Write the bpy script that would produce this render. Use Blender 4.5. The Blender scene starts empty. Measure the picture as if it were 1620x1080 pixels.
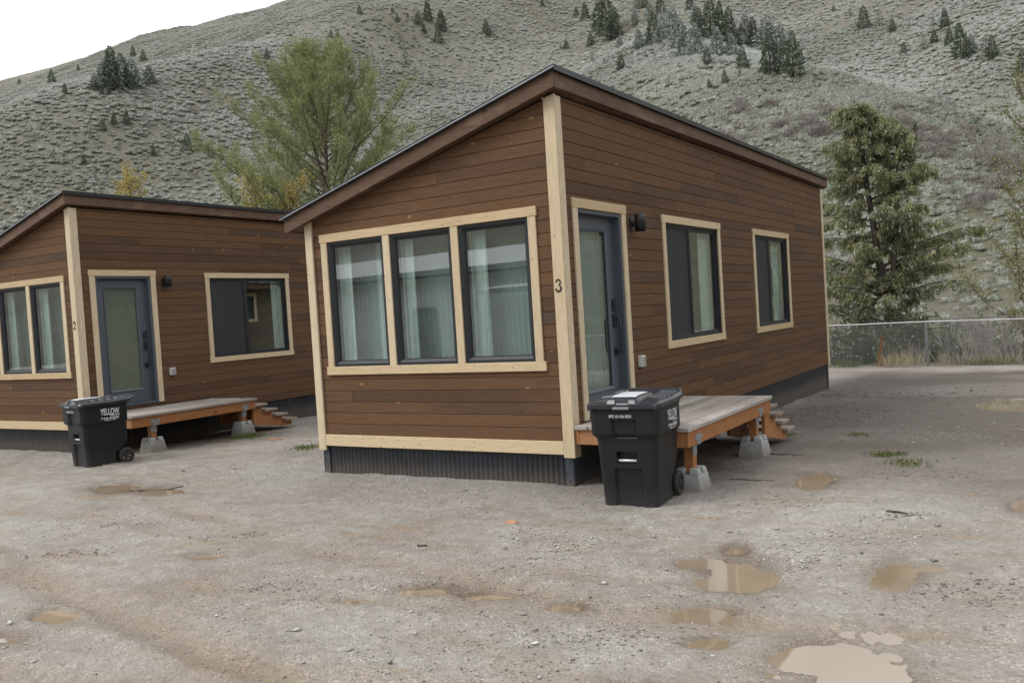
import bpy, bmesh, math, random
import numpy as np
from mathutils import Matrix, Vector

random.seed(7)
rng = np.random.default_rng(11)
scene = bpy.context.scene
COL = scene.collection
R = math.radians

# ------------------------------------------------------------------ camera
CAM = np.array([4.2488, -7.6766, 1.75])
YAW, PITCH, ROLL, FPX = -0.5674, 0.0328, 0.0620, 1395.3
_c, _s = math.cos(YAW), math.sin(YAW)
_fw = np.array([_s, _c, 0.0]); _rt = np.array([_c, -_s, 0.0]); _up = np.array([0, 0, 1.0])
CF = _fw * math.cos(PITCH) - _up * math.sin(PITCH)
_u2 = _up * math.cos(PITCH) + _fw * math.sin(PITCH)
CR = math.cos(ROLL) * _rt - math.sin(ROLL) * _u2
CU = math.sin(ROLL) * _rt + math.cos(ROLL) * _u2
cam_data = bpy.data.cameras.new('camera')
cam_data.sensor_width = 36.0
cam_data.lens = 36.0 * FPX / 1620.0
cam_data.clip_start = 0.1
cam_data.clip_end = 3000
cam = bpy.data.objects.new('camera', cam_data)
COL.objects.link(cam)
m = Matrix.Identity(4)
for i in range(3):
    m[i][0], m[i][1], m[i][2], m[i][3] = CR[i], CU[i], -CF[i], CAM[i]
cam.matrix_world = m
scene.camera = cam

# ------------------------------------------------------------------ sky, sun, exposure
SUN_DIR = Vector((-0.42, -0.50, 0.76)).normalized()      # towards the veiled sun
world = bpy.data.worlds.new('World')
scene.world = world
world.use_nodes = True
wn, wl = world.node_tree.nodes, world.node_tree.links
bg = wn['Background']
sky = wn.new('ShaderNodeTexSky'); sky.sky_type = 'NISHITA'; sky.sun_disc = False
sky.sun_elevation = math.asin(SUN_DIR.z)
sky.sun_rotation = math.atan2(SUN_DIR.x, SUN_DIR.y)
sky.dust_density = 4.0; sky.air_density = 1.0; sky.altitude = 1900
hs = wn.new('ShaderNodeHueSaturation'); hs.inputs['Saturation'].default_value = 0.12
mixw = wn.new('ShaderNodeMix'); mixw.data_type = 'RGBA'          # thick even cloud over the clear sky
mixw.inputs[0].default_value = 0.72
mixw.inputs[7].default_value = (11.3, 11.5, 11.9, 1)
wl.new(sky.outputs[0], hs.inputs['Color'])
wl.new(hs.outputs[0], mixw.inputs[6])
wl.new(mixw.outputs[2], bg.inputs['Color'])
bg.inputs['Strength'].default_value = 0.108

sun_data = bpy.data.lights.new('sun', 'SUN')
sun_data.energy = 1.5
sun_data.angle = R(24)
sun_data.color = (1.0, 0.975, 0.94)
sun = bpy.data.objects.new('sun', sun_data)
COL.objects.link(sun)
sun.rotation_euler = SUN_DIR.to_track_quat('Z', 'Y').to_euler()
sun.location = (0, 0, 60)

vs = scene.view_settings
vs.view_transform = 'Standard'; vs.look = 'None'; vs.gamma = 1.0; vs.use_curve_mapping = False
vs.exposure = 0.40
scene.cycles.max_bounces = 8
scene.cycles.transparent_max_bounces = 16
scene.cycles.caustics_reflective = False
scene.cycles.caustics_refractive = False


# ------------------------------------------------------------------ helpers
def ray(px, py):
    return CF + CR * (px - 810) / FPX - CU * (py - 540) / FPX

def at_z(px, py, z):
    k = ray(px, py); return CAM + k * (z - CAM[2]) / k[2]

def at_d(px, py, d):
    k = ray(px, py); return CAM + k * d / math.hypot(k[0], k[1])

def tag(o, label=None, cat=None, group=None, kind=None):
    if label: o['label'] = label
    if cat: o['category'] = cat
    if group: o['group'] = group
    if kind: o['kind'] = kind
    return o

def empty(name, loc=(0, 0, 0), rz=0.0):
    o = bpy.data.objects.new(name, None)
    o.empty_display_size = 0.2
    COL.objects.link(o); o.location = loc; o.rotation_euler = (0, 0, rz)
    return o

def link(name, me, mat=None, parent=None, loc=(0, 0, 0), rot=(0, 0, 0)):
    if mat is not None and len(me.materials) == 0:
        for q in (mat if isinstance(mat, (list, tuple)) else [mat]):
            me.materials.append(q)
    o = bpy.data.objects.new(name, me)
    COL.objects.link(o)
    o.parent = parent
    o.location = loc; o.rotation_euler = rot
    return o

def np_mesh(name, V, F, smooth=False):
    """V (n,3), F (m,k) constant k."""
    V = np.asarray(V, np.float32); F = np.asarray(F, np.int32)
    me = bpy.data.meshes.new(name)
    n, (mf, k) = len(V), F.shape
    me.vertices.add(n); me.vertices.foreach_set('co', V.ravel())
    me.loops.add(mf * k); me.loops.foreach_set('vertex_index', F.ravel())
    me.polygons.add(mf)
    me.polygons.foreach_set('loop_start', np.arange(0, mf * k, k, dtype=np.int32))
    me.polygons.foreach_set('loop_total', np.full(mf, k, np.int32))
    if smooth: me.polygons.foreach_set('use_smooth', np.ones(mf, bool))
    me.update(calc_edges=True)
    return me

def fattr(me, name, vals):
    a = me.attributes.new(name, 'FLOAT', 'POINT')
    a.data.foreach_set('value', np.asarray(vals, np.float32))

class MB:
    """collects boxes / prisms / tubes, builds ONE mesh object."""
    def __init__(s): s.v = []; s.f = []; s.sm = []
    def add(s, V, F, smooth=False):
        b = len(s.v); s.v += [tuple(map(float, p)) for p in V]
        s.f += [tuple(i + b for i in q) for q in F]; s.sm += [smooth] * len(F)
        return s
    def box(s, x0, x1, y0, y1, z0, z1):
        return s.add([(x0,y0,z0),(x1,y0,z0),(x1,y1,z0),(x0,y1,z0),(x0,y0,z1),(x1,y0,z1),(x1,y1,z1),(x0,y1,z1)],
                     [(0,3,2,1),(4,5,6,7),(0,1,5,4),(1,2,6,5),(2,3,7,6),(3,0,4,7)])
    def hexa(s, P):
        return s.add(P, [(0,3,2,1),(4,5,6,7),(0,1,5,4),(1,2,6,5),(2,3,7,6),(3,0,4,7)])
    def prism(s, poly, axis, a0, a1):
        """extrude a 2D polygon: axis 'y' -> poly in (x,z); 'x' -> (y,z); 'z' -> (x,y)"""
        def pt(p, a):
            return (p[0], a, p[1]) if axis == 'y' else (a, p[0], p[1]) if axis == 'x' else (p[0], p[1], a)
        n = len(poly)
        V = [pt(p, a0) for p in poly] + [pt(p, a1) for p in poly]
        F = [tuple(range(n)), tuple(range(2*n-1, n-1, -1))] + [(i, i+n, (i+1) % n + n, (i+1) % n) for i in range(n)]
        return s.add(V, F)
    def tube(s, pts, rad, n=8, cap=True, smooth=True):
        pts = [Vector(p) for p in pts]
        if not isinstance(rad, (list, tuple)): rad = [rad] * len(pts)
        V = []; F = []
        prev = None
        for i, p in enumerate(pts):
            d = (pts[min(i+1, len(pts)-1)] - pts[max(i-1, 0)])
            d = d.normalized() if d.length > 1e-9 else Vector((0, 0, 1))
            a = prev if prev is not None else (Vector((1, 0, 0)) if abs(d.x) < .8 else Vector((0, 1, 0)))
            a = (a - d * a.dot(d))
            a = a.normalized() if a.length > 1e-6 else d.orthogonal().normalized()
            b = d.cross(a); prev = a
            for k in range(n):
                t = 2 * math.pi * k / n
                V.append(p + (a * math.cos(t) + b * math.sin(t)) * rad[i])
        for i in range(len(pts) - 1):
            for k in range(n):
                F.append((i*n+k, i*n+(k+1) % n, (i+1)*n+(k+1) % n, (i+1)*n+k))
        if cap:
            F.append(tuple(range(n-1, -1, -1))); F.append(tuple((len(pts)-1)*n + k for k in range(n)))
        return s.add(V, F, smooth)
    def mesh(s, name, bevel=0.0, seg=1, recalc=True):
        me = bpy.data.meshes.new(name)
        me.from_pydata(s.v, [], s.f)
        me.polygons.foreach_set('use_smooth', s.sm)
        if bevel or recalc:
            bm = bmesh.new(); bm.from_mesh(me)
            if recalc: bmesh.ops.recalc_face_normals(bm, faces=bm.faces)
            if bevel:
                ed = [e for e in bm.edges if len(e.link_faces) == 2 and e.calc_face_angle(0) > 0.6]
                bmesh.ops.bevel(bm, geom=ed, offset=bevel, segments=seg, affect='EDGES', profile=0.6)
            bm.to_mesh(me); bm.free()
        me.update()
        return me
    def build(s, name, mat, parent=None, loc=(0,0,0), rot=(0,0,0), bevel=0.0, seg=1):
        return link(name, s.mesh(name, bevel, seg), mat, parent, loc, rot)

# value noise
def _hash(ix, iy, seed):
    h = (ix.astype(np.int64) * 374761393 + iy.astype(np.int64) * 668265263 + seed * 974711) & 0x7fffffff
    h = ((h ^ (h >> 13)) * 1274126177) & 0x7fffffff
    return ((h ^ (h >> 16)) & 0xffff) / 65535.0

def vnoise(x, y, seed=0):
    x = np.asarray(x, float); y = np.asarray(y, float)
    ix = np.floor(x); iy = np.floor(y); fx = x - ix; fy = y - iy
    fx = fx*fx*(3-2*fx); fy = fy*fy*(3-2*fy)
    a = _hash(ix, iy, seed); b = _hash(ix+1, iy, seed); c = _hash(ix, iy+1, seed); d = _hash(ix+1, iy+1, seed)
    return (a*(1-fx)+b*fx)*(1-fy)+(c*(1-fx)+d*fx)*fy

def fbm(x, y, oct=4, seed=0, gain=.5):
    t = 0; a = 1; n = 0
    for o in range(oct):
        t = t + a*(vnoise(x*2**o+17.3*o, y*2**o-9.1*o, seed+o)-.5); n += a; a *= gain
    return t/n*2

def sstep(a, b, x):
    t = np.clip((np.asarray(x, float)-a)/(b-a), 0, 1); return t*t*(3-2*t)

# ------------------------------------------------------------------ materials
def new_mat(name):
    mt = bpy.data.materials.new(name); mt.use_nodes = True
    return mt, mt.node_tree.nodes, mt.node_tree.links, mt.node_tree.nodes['Principled BSDF']

def ramp(nodes, stops, interp='LINEAR'):
    r = nodes.new('ShaderNodeValToRGB'); cr = r.color_ramp; cr.interpolation = interp
    while len(cr.elements) < len(stops): cr.elements.new(0.5)
    for e, (p, c) in zip(cr.elements, stops):
        e.position = p; e.color = (*c, 1) if len(c) == 3 else c
    return r

def noise(nodes, links, vec, scale, detail=4, rough=.55, dist=0.0):
    n = nodes.new('ShaderNodeTexNoise'); n.inputs['Scale'].default_value = scale
    n.inputs['Detail'].default_value = detail; n.inputs['Roughness'].default_value = rough
    n.inputs['Distortion'].default_value = dist
    if vec is not None: links.new(vec, n.inputs['Vector'])
    return n

def mapping(nodes, links, vec, scale=(1,1,1), loc=None):
    mp = nodes.new('ShaderNodeMapping'); mp.inputs['Scale'].default_value = scale
    links.new(vec, mp.inputs['Vector'])
    if loc is not None: links.new(loc, mp.inputs['Location'])
    return mp.outputs[0]

def mixc(nodes, links, fac, a, b, mode='MIX'):
    mx = nodes.new('ShaderNodeMix'); mx.data_type = 'RGBA'; mx.blend_type = mode
    for sock, val in ((0, fac), (6, a), (7, b)):
        if hasattr(val, 'is_output'): links.new(val, mx.inputs[sock])
        elif sock == 0: mx.inputs[0].default_value = val
        else: mx.inputs[sock].default_value = (*val, 1)
    return mx.outputs[2]

def maths(nodes, links, op, a, b=None, clamp=False):
    q = nodes.new('ShaderNodeMath'); q.operation = op; q.use_clamp = clamp
    for i, v in enumerate((a, b)):
        if v is None: continue
        if hasattr(v, 'is_output'): links.new(v, q.inputs[i])
        else: q.inputs[i].default_value = v
    return q.outputs[0]

def bump(nodes, links, height, bsdf, strength=.3, dist=.01):
    b = nodes.new('ShaderNodeBump'); b.inputs['Strength'].default_value = strength
    b.inputs['Distance'].default_value = dist
    links.new(height, b.inputs['Height']); links.new(b.outputs[0], bsdf.inputs['Normal'])
    return b

def attr(nodes, name):
    a = nodes.new('ShaderNodeAttribute'); a.attribute_name = name; return a.outputs['Fac']

def wood_mat(name, cols, rough=.65, grain=.35, knots=None, knot_scale=2.2, axis='x', wear=None, spec=.35, rare=.45):
    """cols: stops for the per-board tint. grain runs along the object's local axis."""
    mt, nd, ln, bs = new_mat(name)
    tc = nd.new('ShaderNodeTexCoord'); oi = nd.new('ShaderNodeObjectInfo')
    off = nd.new('ShaderNodeVectorMath'); off.operation = 'SCALE'
    off.inputs[0].default_value = (37.0, 19.0, 53.0); ln.new(oi.outputs['Random'], off.inputs['Scale'])
    sc = {'x': (1.0, 9, 14), 'y': (9, 1.0, 14), 'z': (14, 9, 1.0)}[axis]
    add = nd.new('ShaderNodeVectorMath'); add.operation = 'ADD'
    ln.new(tc.outputs['Object'], add.inputs[0]); ln.new(off.outputs[0], add.inputs[1])
    vec = mapping(nd, ln, add.outputs[0], sc)
    g = noise(nd, ln, vec, 5.0, 6, .62, .6)
    blot = noise(nd, ln, mapping(nd, ln, add.outputs[0], tuple(.35 + .65*(v > 1) for v in sc)), 1.7, 3, .5)
    base = ramp(nd, cols); 
    rj = maths(nd, ln, 'ADD', oi.outputs['Random'], maths(nd, ln, 'MULTIPLY', maths(nd, ln, 'SUBTRACT', blot.outputs['Fac'], .5), .7), True)
    ln.new(rj, base.inputs[0])
    gr = ramp(nd, [(.25, (1-grain,)*3), (.5, (1, 1, 1)), (.8, (1+grain*.7,)*3)])
    ln.new(g.outputs['Fac'], gr.inputs[0])
    col = mixc(nd, ln, 1.0, base.outputs[0], gr.outputs[0], 'MULTIPLY')
    if knots:
        sx_ = nd.new('ShaderNodeSeparateXYZ'); ln.new(add.outputs[0], sx_.inputs[0])
        ia = 'xyz'.index(axis); oth = [i for i in range(3) if i != ia]
        cb = nd.new('ShaderNodeCombineXYZ')
        ln.new(maths(nd, ln, 'MULTIPLY', sx_.outputs[ia], .55), cb.inputs[0])
        ln.new(maths(nd, ln, 'ADD', sx_.outputs[oth[0]], sx_.outputs[oth[1]]), cb.inputs[1])
        vo = nd.new('ShaderNodeTexVoronoi'); vo.voronoi_dimensions = '2D'; vo.inputs['Scale'].default_value = knot_scale
        ln.new(cb.outputs[0], vo.inputs['Vector'])
        kr = ramp(nd, [(0, (1, 1, 1)), (.035, (.9, .9, .9)), (.06, (0, 0, 0))])
        ln.new(vo.outputs['Distance'], kr.inputs[0])
        sel = maths(nd, ln, 'GREATER_THAN', nd.new('ShaderNodeSeparateColor').outputs[0], rare)
        sepn = sel.node.inputs[0].links[0].from_node; ln.new(vo.outputs['Color'], sepn.inputs[0])
        kf = maths(nd, ln, 'MULTIPLY', kr.outputs[0], maths(nd, ln, 'MULTIPLY', sel, .85))
        col = mixc(nd, ln, kf, col, knots)
    if wear:
        wnz = noise(nd, ln, mapping(nd, ln, add.outputs[0], tuple(.5 + .5*(v > 1) for v in sc)), 3.2, 5, .6)
        wr = ramp(nd, [(.55, (0, 0, 0)), (.75, (.8, .8, .8))]); ln.new(wnz.outputs['Fac'], wr.inputs[0])
        col = mixc(nd, ln, wr.outputs[0], col, wear)
    ln.new(col, bs.inputs['Base Color'])
    bs.inputs['Roughness'].default_value = rough; bs.inputs['Specular IOR Level'].default_value = spec
    bump(nd, ln, g.outputs['Fac'], bs, .22, .004)
    return mt

def plain_mat(name, col, rough=.5, metal=0.0, spec=.5, var=.12, scale=8.0, bmp=0.0, dirt=None):
    mt, nd, ln, bs = new_mat(name)
    tc = nd.new('ShaderNodeTexCoord')
    n = noise(nd, ln, tc.outputs['Object'], scale, 5, .6)
    r = ramp(nd, [(.3, tuple(c*(1-var) for c in col)), (.7, tuple(min(1, c*(1+var)) for c in col))])
    ln.new(n.outputs['Fac'], r.inputs[0])
    c = r.outputs[0]
    if dirt:
        ge = nd.new('ShaderNodeNewGeometry'); sp = nd.new('ShaderNodeSeparateXYZ'); ln.new(ge.outputs['Position'], sp.inputs[0])
        n2 = noise(nd, ln, ge.outputs['Position'], 9, 5, .65)
        h = maths(nd, ln, 'ADD', sp.outputs['Z'], maths(nd, ln, 'MULTIPLY', maths(nd, ln, 'SUBTRACT', n2.outputs['Fac'], .5), -dirt[2]))
        rr = ramp(nd, [(0, (1, 1, 1)), (1, (0, 0, 0))])
        ln.new(maths(nd, ln, 'DIVIDE', h, dirt[1], True), rr.inputs[0])
        c = mixc(nd, ln, maths(nd, ln, 'MULTIPLY', rr.outputs[0], dirt[3]), c, dirt[0])
    ln.new(c, bs.inputs['Base Color'])
    bs.inputs['Roughness'].default_value = rough; bs.inputs['Metallic'].default_value = metal
    bs.inputs['Specular IOR Level'].default_value = spec
    if bmp: bump(nd, ln, n.outputs['Fac'], bs, bmp, .003)
    return mt

def glass_mat(name, tint=(.89, .955, .935), ior=1.55):
    mt, nd, ln, bs = new_mat(name)
    nd.remove(bs)
    out = nd['Material Output']
    tr = nd.new('ShaderNodeBsdfTransparent'); tr.inputs[0].default_value = (*tint, 1)
    gl = nd.new('ShaderNodeBsdfGlossy'); gl.inputs['Roughness'].default_value = 0.0
    gl.inputs[0].default_value = (.93, .97, .97, 1)
    fr = nd.new('ShaderNodeFresnel'); fr.inputs['IOR'].default_value = ior
    tc = nd.new('ShaderNodeTexCoord')
    n = noise(nd, ln, tc.outputs['Object'], 1.1, 1, .4)
    b = nd.new('ShaderNodeBump'); b.inputs['Strength'].default_value = .05; b.inputs['Distance'].default_value = .02
    ln.new(n.outputs['Fac'], b.inputs['Height']); ln.new(b.outputs[0], gl.inputs['Normal'])
    ge = nd.new('ShaderNodeNewGeometry')            # one reflecting face per sheet
    f2 = maths(nd, ln, 'MULTIPLY', maths(nd, ln, 'ADD', fr.outputs[0], .20, True), maths(nd, ln, 'SUBTRACT', 1.0, ge.outputs['Backfacing']))
    mx = nd.new('ShaderNodeMixShader')
    ln.new(f2, mx.inputs[0]); ln.new(tr.outputs[0], mx.inputs[1]); ln.new(gl.outputs[0], mx.inputs[2])
    ln.new(mx.outputs[0], out.inputs['Surface'])
    return mt

M = {}
M['plank'] = wood_mat('stained_siding', [(0, (.094, .056, .035)), (.14, (.114, .065, .038)), (.38, (.130, .073, .040)), (.62, (.141, .079, .042)), (.82, (.128, .072, .041)), (.93, (.106, .064, .041)), (1, (.090, .059, .041))],
                      .72, .30, knots=(.30, .18, .085), knot_scale=3.2, spec=.12, rare=.80)
M['fascia'] = wood_mat('stained_fascia', [(0, (.105, .062, .040)), (1, (.145, .088, .060))], .6, .5, knots=(.05, .028, .02), wear=(.22, .155, .115), spec=.2)
M['pine_x'] = wood_mat('pine_trim', [(0, (.50, .375, .22)), (.5, (.60, .475, .30)), (1, (.57, .45, .29))], .6, .26, knots=(.25, .135, .06), knot_scale=7.0)
M['pine_z'] = wood_mat('pine_trim_upright', [(0, (.51, .40, .255)), (.5, (.60, .495, .335)), (1, (.58, .48, .335))], .6, .26, knots=(.25, .135, .06), knot_scale=7.0, axis='z')
M['cedar'] = wood_mat('red_timber', [(0, (.30, .125, .045)), (1, (.40, .18, .07))], .6, .35, knots=(.12, .045, .02), axis='y')
M['cedar_x'] = wood_mat('red_timber_cross', [(0, (.34, .16, .075)), (1, (.42, .21, .10))], .6, .35, knots=(.12, .045, .02), axis='x')
M['cedar_z'] = wood_mat('red_timber_post', [(0, (.30, .125, .045)), (1, (.38, .17, .07))], .6, .35, knots=(.12, .045, .02), axis='z')
M['deckwood'] = wood_mat('weathered_deck', [(0, (.25, .215, .18)), (.5, (.34, .30, .265)), (1, (.42, .385, .35))], .55, .40, knots=(.10, .075, .055), axis='y', wear=(.19, .145, .105))
M['deckwood_x'] = wood_mat('weathered_tread', [(0, (.24, .18, .13)), (1, (.36, .30, .24))], .55, .40, knots=(.10, .075, .055), axis='x', wear=(.20, .13, .08))
M['sheath'] = plain_mat('dark_sheathing', (.02, .016, .013), .9)
M['wallin'] = plain_mat('painted_interior', (.80, .82, .80), .8)
M['frame'] = plain_mat('black_window_frame', (.011, .013, .017), .5, var=.2)
M['door'] = plain_mat('slate_blue_paint', (.080, .096, .115), .42, var=.07, scale=14, bmp=.05)
M['black'] = plain_mat('black_metal', (.014, .016, .019), .45)
M['roofmetal'] = plain_mat('black_roof_metal', (.018, .021, .025), .35, .3)
M['drip'] = plain_mat('galvanised_drip_edge', (.62, .65, .68), .3, .9)
M['skirt'] = plain_mat('charcoal_corrugated_metal', (.030, .034, .042), .45, .2, var=.25, scale=5, dirt=((.16, .135, .11), .16, .14, .55))
M['angle'] = plain_mat('grey_metal_corner', (.062, .073, .088), .45, .35, var=.2, scale=9, dirt=((.17, .145, .12), .10, .1, .6))
M['steel'] = plain_mat('galvanised_bracket', (.33, .36, .375), .45, .6, var=.25, scale=22)
M['concrete'] = plain_mat('concrete_pier', (.33, .335, .33), .85, var=.22, scale=14, bmp=.35, dirt=((.20, .17, .14), .10, .12, .7))
M['glass'] = glass_mat('window_glass')
M['screen'] = plain_mat('insect_screen', (.030, .034, .037), .75, var=.1)
M['curtain'] = plain_mat('white_curtain', (.60, .64, .62), .9)
M['sheer'] = plain_mat('grey_sheer_curtain', (.23, .27, .26), .9)
M['blind'] = plain_mat('beige_blind', (.27, .275, .225), .9)
M['floorin'] = plain_mat('interior_floor', (.22, .16, .11), .6)
M['number'] = plain_mat('black_number', (.01, .01, .01), .5)
M['nail'] = plain_mat('nail_heads', (.42, .37, .32), .4, .5)
M['outlet'] = plain_mat('outlet_cover', (.30, .30, .30), .4)
M['outletbox'] = plain_mat('outlet_box', (.55, .55, .53), .5)
M['bin'] = plain_mat('black_bin_plastic', (.0085, .0092, .0100), .46, var=.25, scale=60, bmp=.12, spec=.4, dirt=((.075, .068, .060), .20, .25, .30))
M['lid'] = plain_mat('bin_lid_plastic', (.022, .025, .030), .26, var=.2, scale=40, bmp=.08)
M['tyre'] = plain_mat('bin_tyre', (.012, .012, .012), .7, dirt=((.10, .085, .07), .20, .1, .35))
M['rim'] = plain_mat('bin_wheel_rim', (.030, .031, .033), .5)
M['print'] = plain_mat('white_print', (.74, .75, .76), .5, var=.05)
M['sticker'] = plain_mat('pale_lid_panel', (.62, .64, .66), .32, var=.08)

# ------------------------------------------------------------------ terrain
PHI = R(-7.0)
HX, HY, HYAW = -9.1363, 0.5046, 0.0263          # corner of the second cabin
# wheel-worn puddles: (pixel-derived world centre is computed once), half sizes in metres along x / y, turn
def _pud(px, py, hw, hh):
    c = at_z(px, py, 0.0); l = at_z(px-hw, py, 0.0); r_ = at_z(px+hw, py, 0.0); n_ = at_z(px, py+hh, 0.0); f_ = at_z(px, py-hh, 0.0)
    ax = (r_-l)[:2]/2; ay = (f_-n_)[:2]/2
    return (c[0], c[1], math.hypot(*ax), math.hypot(*ay), math.atan2(ax[1], ax[0]), math.atan2(ay[1], ay[0]))
PUD = [_pud(*q) for q in [(1305,1034,58,20),(1372,1076,60,40),(1160,908,58,24),(1115,891,48,10),(1422,906,42,22),(1482,897,48,8),(1292,757,30,12),(182,768,40,8.5),(255,772,44,7),
                          (84,970,36,11),(1115,968,44,10),(1112,1014,36,10),(898,959,28,6),(765,942,42,6),(682,933,44,7),(1616,797,22,10),(1600,628,60,9),
                          (-4,879,26,13),(10,1006,34,10),(1000,1084,60,10),(330,876,32,4.5),(1165,868,22,10),(560,948,30,5)]]

def _pd(x, y, amp=False):
    """<0 inside a puddle outline, grows outwards (min over puddles), plus index-free depth"""
    d = np.full(np.shape(x), 9.0); am = np.ones(np.shape(x))
    for (cx, cy, a, b, t1, t2) in PUD:
        # skewed ellipse: solve local coords in the (t1,t2) basis
        e1 = np.array([math.cos(t1), math.sin(t1)]); e2 = np.array([math.cos(t2), math.sin(t2)])
        det = e1[0]*e2[1]-e1[1]*e2[0]
        dx, dy = x-cx, y-cy
        u = (dx*e2[1]-dy*e2[0])/det/a; v = (e1[0]*dy-e1[1]*dx)/det/b
        e = np.sqrt(u*u+v*v)-1.0
        am = np.where(e < d, min(1.0, max(.3, .19/math.sqrt(a*b))), am); d = np.minimum(d, e)
    return (d, am) if amp else d

def yard(x, y):
    return -0.017*np.clip(y, 0, 30) - 0.0055*np.clip(-x, 0, 14)

def dark_earth_deck_shade(x, y):
    # darker earth beside and behind the near cabin
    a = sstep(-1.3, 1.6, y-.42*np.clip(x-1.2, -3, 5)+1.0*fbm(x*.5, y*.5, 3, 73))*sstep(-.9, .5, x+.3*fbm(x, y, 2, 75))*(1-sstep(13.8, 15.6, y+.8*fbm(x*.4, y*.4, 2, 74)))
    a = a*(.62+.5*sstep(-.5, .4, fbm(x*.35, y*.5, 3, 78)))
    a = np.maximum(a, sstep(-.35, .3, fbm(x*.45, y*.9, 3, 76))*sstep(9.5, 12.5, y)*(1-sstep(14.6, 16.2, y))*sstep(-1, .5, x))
    b = np.maximum(1-np.hypot((x-HX-.9)/1.5, (y-HY-1.4)/2.0), 0)*1.6      # deck shade painted into the ground colour under the left deck
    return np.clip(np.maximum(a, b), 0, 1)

RUTS = ((2.5, 14.0, 17.1), (2.5, 14.0, 18.75), (-14.0, 5.5, 19.3), (-13.2, 5.5, 20.9), (-3.0, -22.0, 19.4), (-3.0, -22.0, 17.8), (-6.0, 30.0, 34.2), (-6.0, 30.0, 35.7))

def ground_detail(x, y):
    pd, am = _pd(x, y, True)
    z = yard(x, y)
    near = 1 - sstep(20, 30, np.hypot(x-CAM[0], y-CAM[1]))
    n1 = fbm(x*.55, y*.55, 4, 3); n2 = fbm(x*4.2, y*4.2, 4, 21)
    # tyre ruts sweeping round the yard
    rut = 0
    for (cx, cy, rr) in RUTS:
        q = np.hypot(x-cx, y-cy)-rr + .12*fbm(x*.7, y*.7, 2, 40)
        rut = rut - .036*np.exp(-(q/.13)**2) + .016*np.exp(-((np.abs(q)-.24)/.08)**2)
        rut = rut - .008*np.exp(-(q/.13)**2)*np.sin(np.arctan2(y-cy, x-cx)*rr*2*math.pi/.11)
    z = z + near*(.016*n1 + (.007+.016*dark_earth_deck_shade(x, y))*n2 + .85*rut*(.35+.65*sstep(-.2, .4, fbm(x*.3, y*.3, 2, 77))))
    z = z + near*.006*fbm(x*17, y*17, 2, 31)
    # puddle bowls, ragged by the noise already in z
    edge = pd - .10 + am*(.75*fbm(x*2.6, y*2.6, 4, 55) + .34*fbm(x*10, y*10, 3, 56))
    bowl = 1 - sstep(-.55, .30, edge)
    k = 1 - sstep(.25, 1.1, pd)
    z = z*(1-k) + (yard(x, y) + .002 + .35*(z-yard(x, y)))*k - .034*bowl
    # gravel heaped against the cabin skirts
    for (ox, oy, yw) in ((0, 0, 0), (HX, HY, HYAW)):
        c_, s_ = math.cos(-yw), math.sin(-yw)
        lx = (x-ox)*c_-(y-oy)*s_; ly = (x-ox)*s_+(y-oy)*c_
        q = np.hypot(np.maximum(np.maximum(lx, -3.42-lx), 0), np.maximum(np.maximum(-ly, ly-10.9), 0))
        z = z + (.014*np.exp(-q/.15)*(1+.8*fbm(x*3, y*3, 2, 9)) - .028*np.exp(-q/.7))
    return z


def terrain(x, y):
    x = np.asarray(x, float); y = np.asarray(y, float)
    dx, dy = x-CAM[0], y-CAM[1]
    s = dx*math.sin(PHI)+dy*math.cos(PHI)-36.0
    sp = np.maximum(s, 0)
    # long slope behind the fence, easing off towards its crest
    left = sstep(-95, -230, x)
    sl = .405+.135*left
    h = sl*sp - (.24+.08*left)*55*(1-np.exp(-sp/55))
    crest = 255 + 140*left
    over = np.maximum(sp-crest, 0)
    h = h - (sl*.95)*over*over/(over+60)
    # spurs and gullies running down the slope
    grow = sstep(5, 80, sp)
    sx = x + 150 + .10*(y-75)
    h = h + grow*(23*np.exp(-(sx/32)**2) - 8*np.exp(-((sx+52)/26)**2))
    q = x + 25 + .57*(y-139)*.82 + 24
    h = h + grow*(9*np.exp(-(q/22)**2) - 8*(1-sstep(110, 200, sp))*np.exp(-((q-46)/24)**2)) + sstep(60, 160, sp)*11*np.exp(-((q-105)/38)**2)
    h = h + 9*sstep(170, 260, sp)*np.exp(-((q-40)/60)**2)
    h = h + grow*(5.5*fbm(x*.018, y*.012, 4, 5) + 1.3*fbm(x*.09, y*.07, 3, 6)) + sstep(0, 15, sp)*.35*fbm(x*.5, y*.5, 3, 8)
    # far sides of the valley (seen only mirrored in the glass)
    s2 = np.maximum(-dy-75, 0); h2 = .36*s2 - .18*50*(1-np.exp(-s2/50))
    s3 = np.maximum(dx-85, 0); h3 = (.34*s3 - .18*50*(1-np.exp(-s3/50)))
    h = np.maximum(h, np.minimum(np.maximum(h2, h3), 110))
    ymax = 17.7 + .25*fbm(x*.4, np.zeros_like(x), 3, 14)
    ditch = sstep(0, 4.0, y-ymax)*(1-sstep(9, 18, y-ymax))
    base = np.where(np.hypot(dx, dy) < 34, ground_detail(x, y), yard(x, y))
    bank = sstep(0, .5, y-ymax)*(1-sstep(.6, 2.0, y-ymax))*.10
    return base + h - 1.9*ditch + bank

def rut_lines(x, y):
    k = 0
    for (cx, cy, rr) in RUTS:
        q = np.hypot(x-cx, y-cy)-rr + .12*fbm(x*.7, y*.7, 2, 40)
        k = k + np.exp(-(q/.15)**2)
    return np.clip(k*(.35+.65*sstep(-.25, .35, fbm(x*.3, y*.3, 2, 77)))*(.6+.6*fbm(x*3, y*3, 3, 79)+.3), 0, 1)

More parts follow.
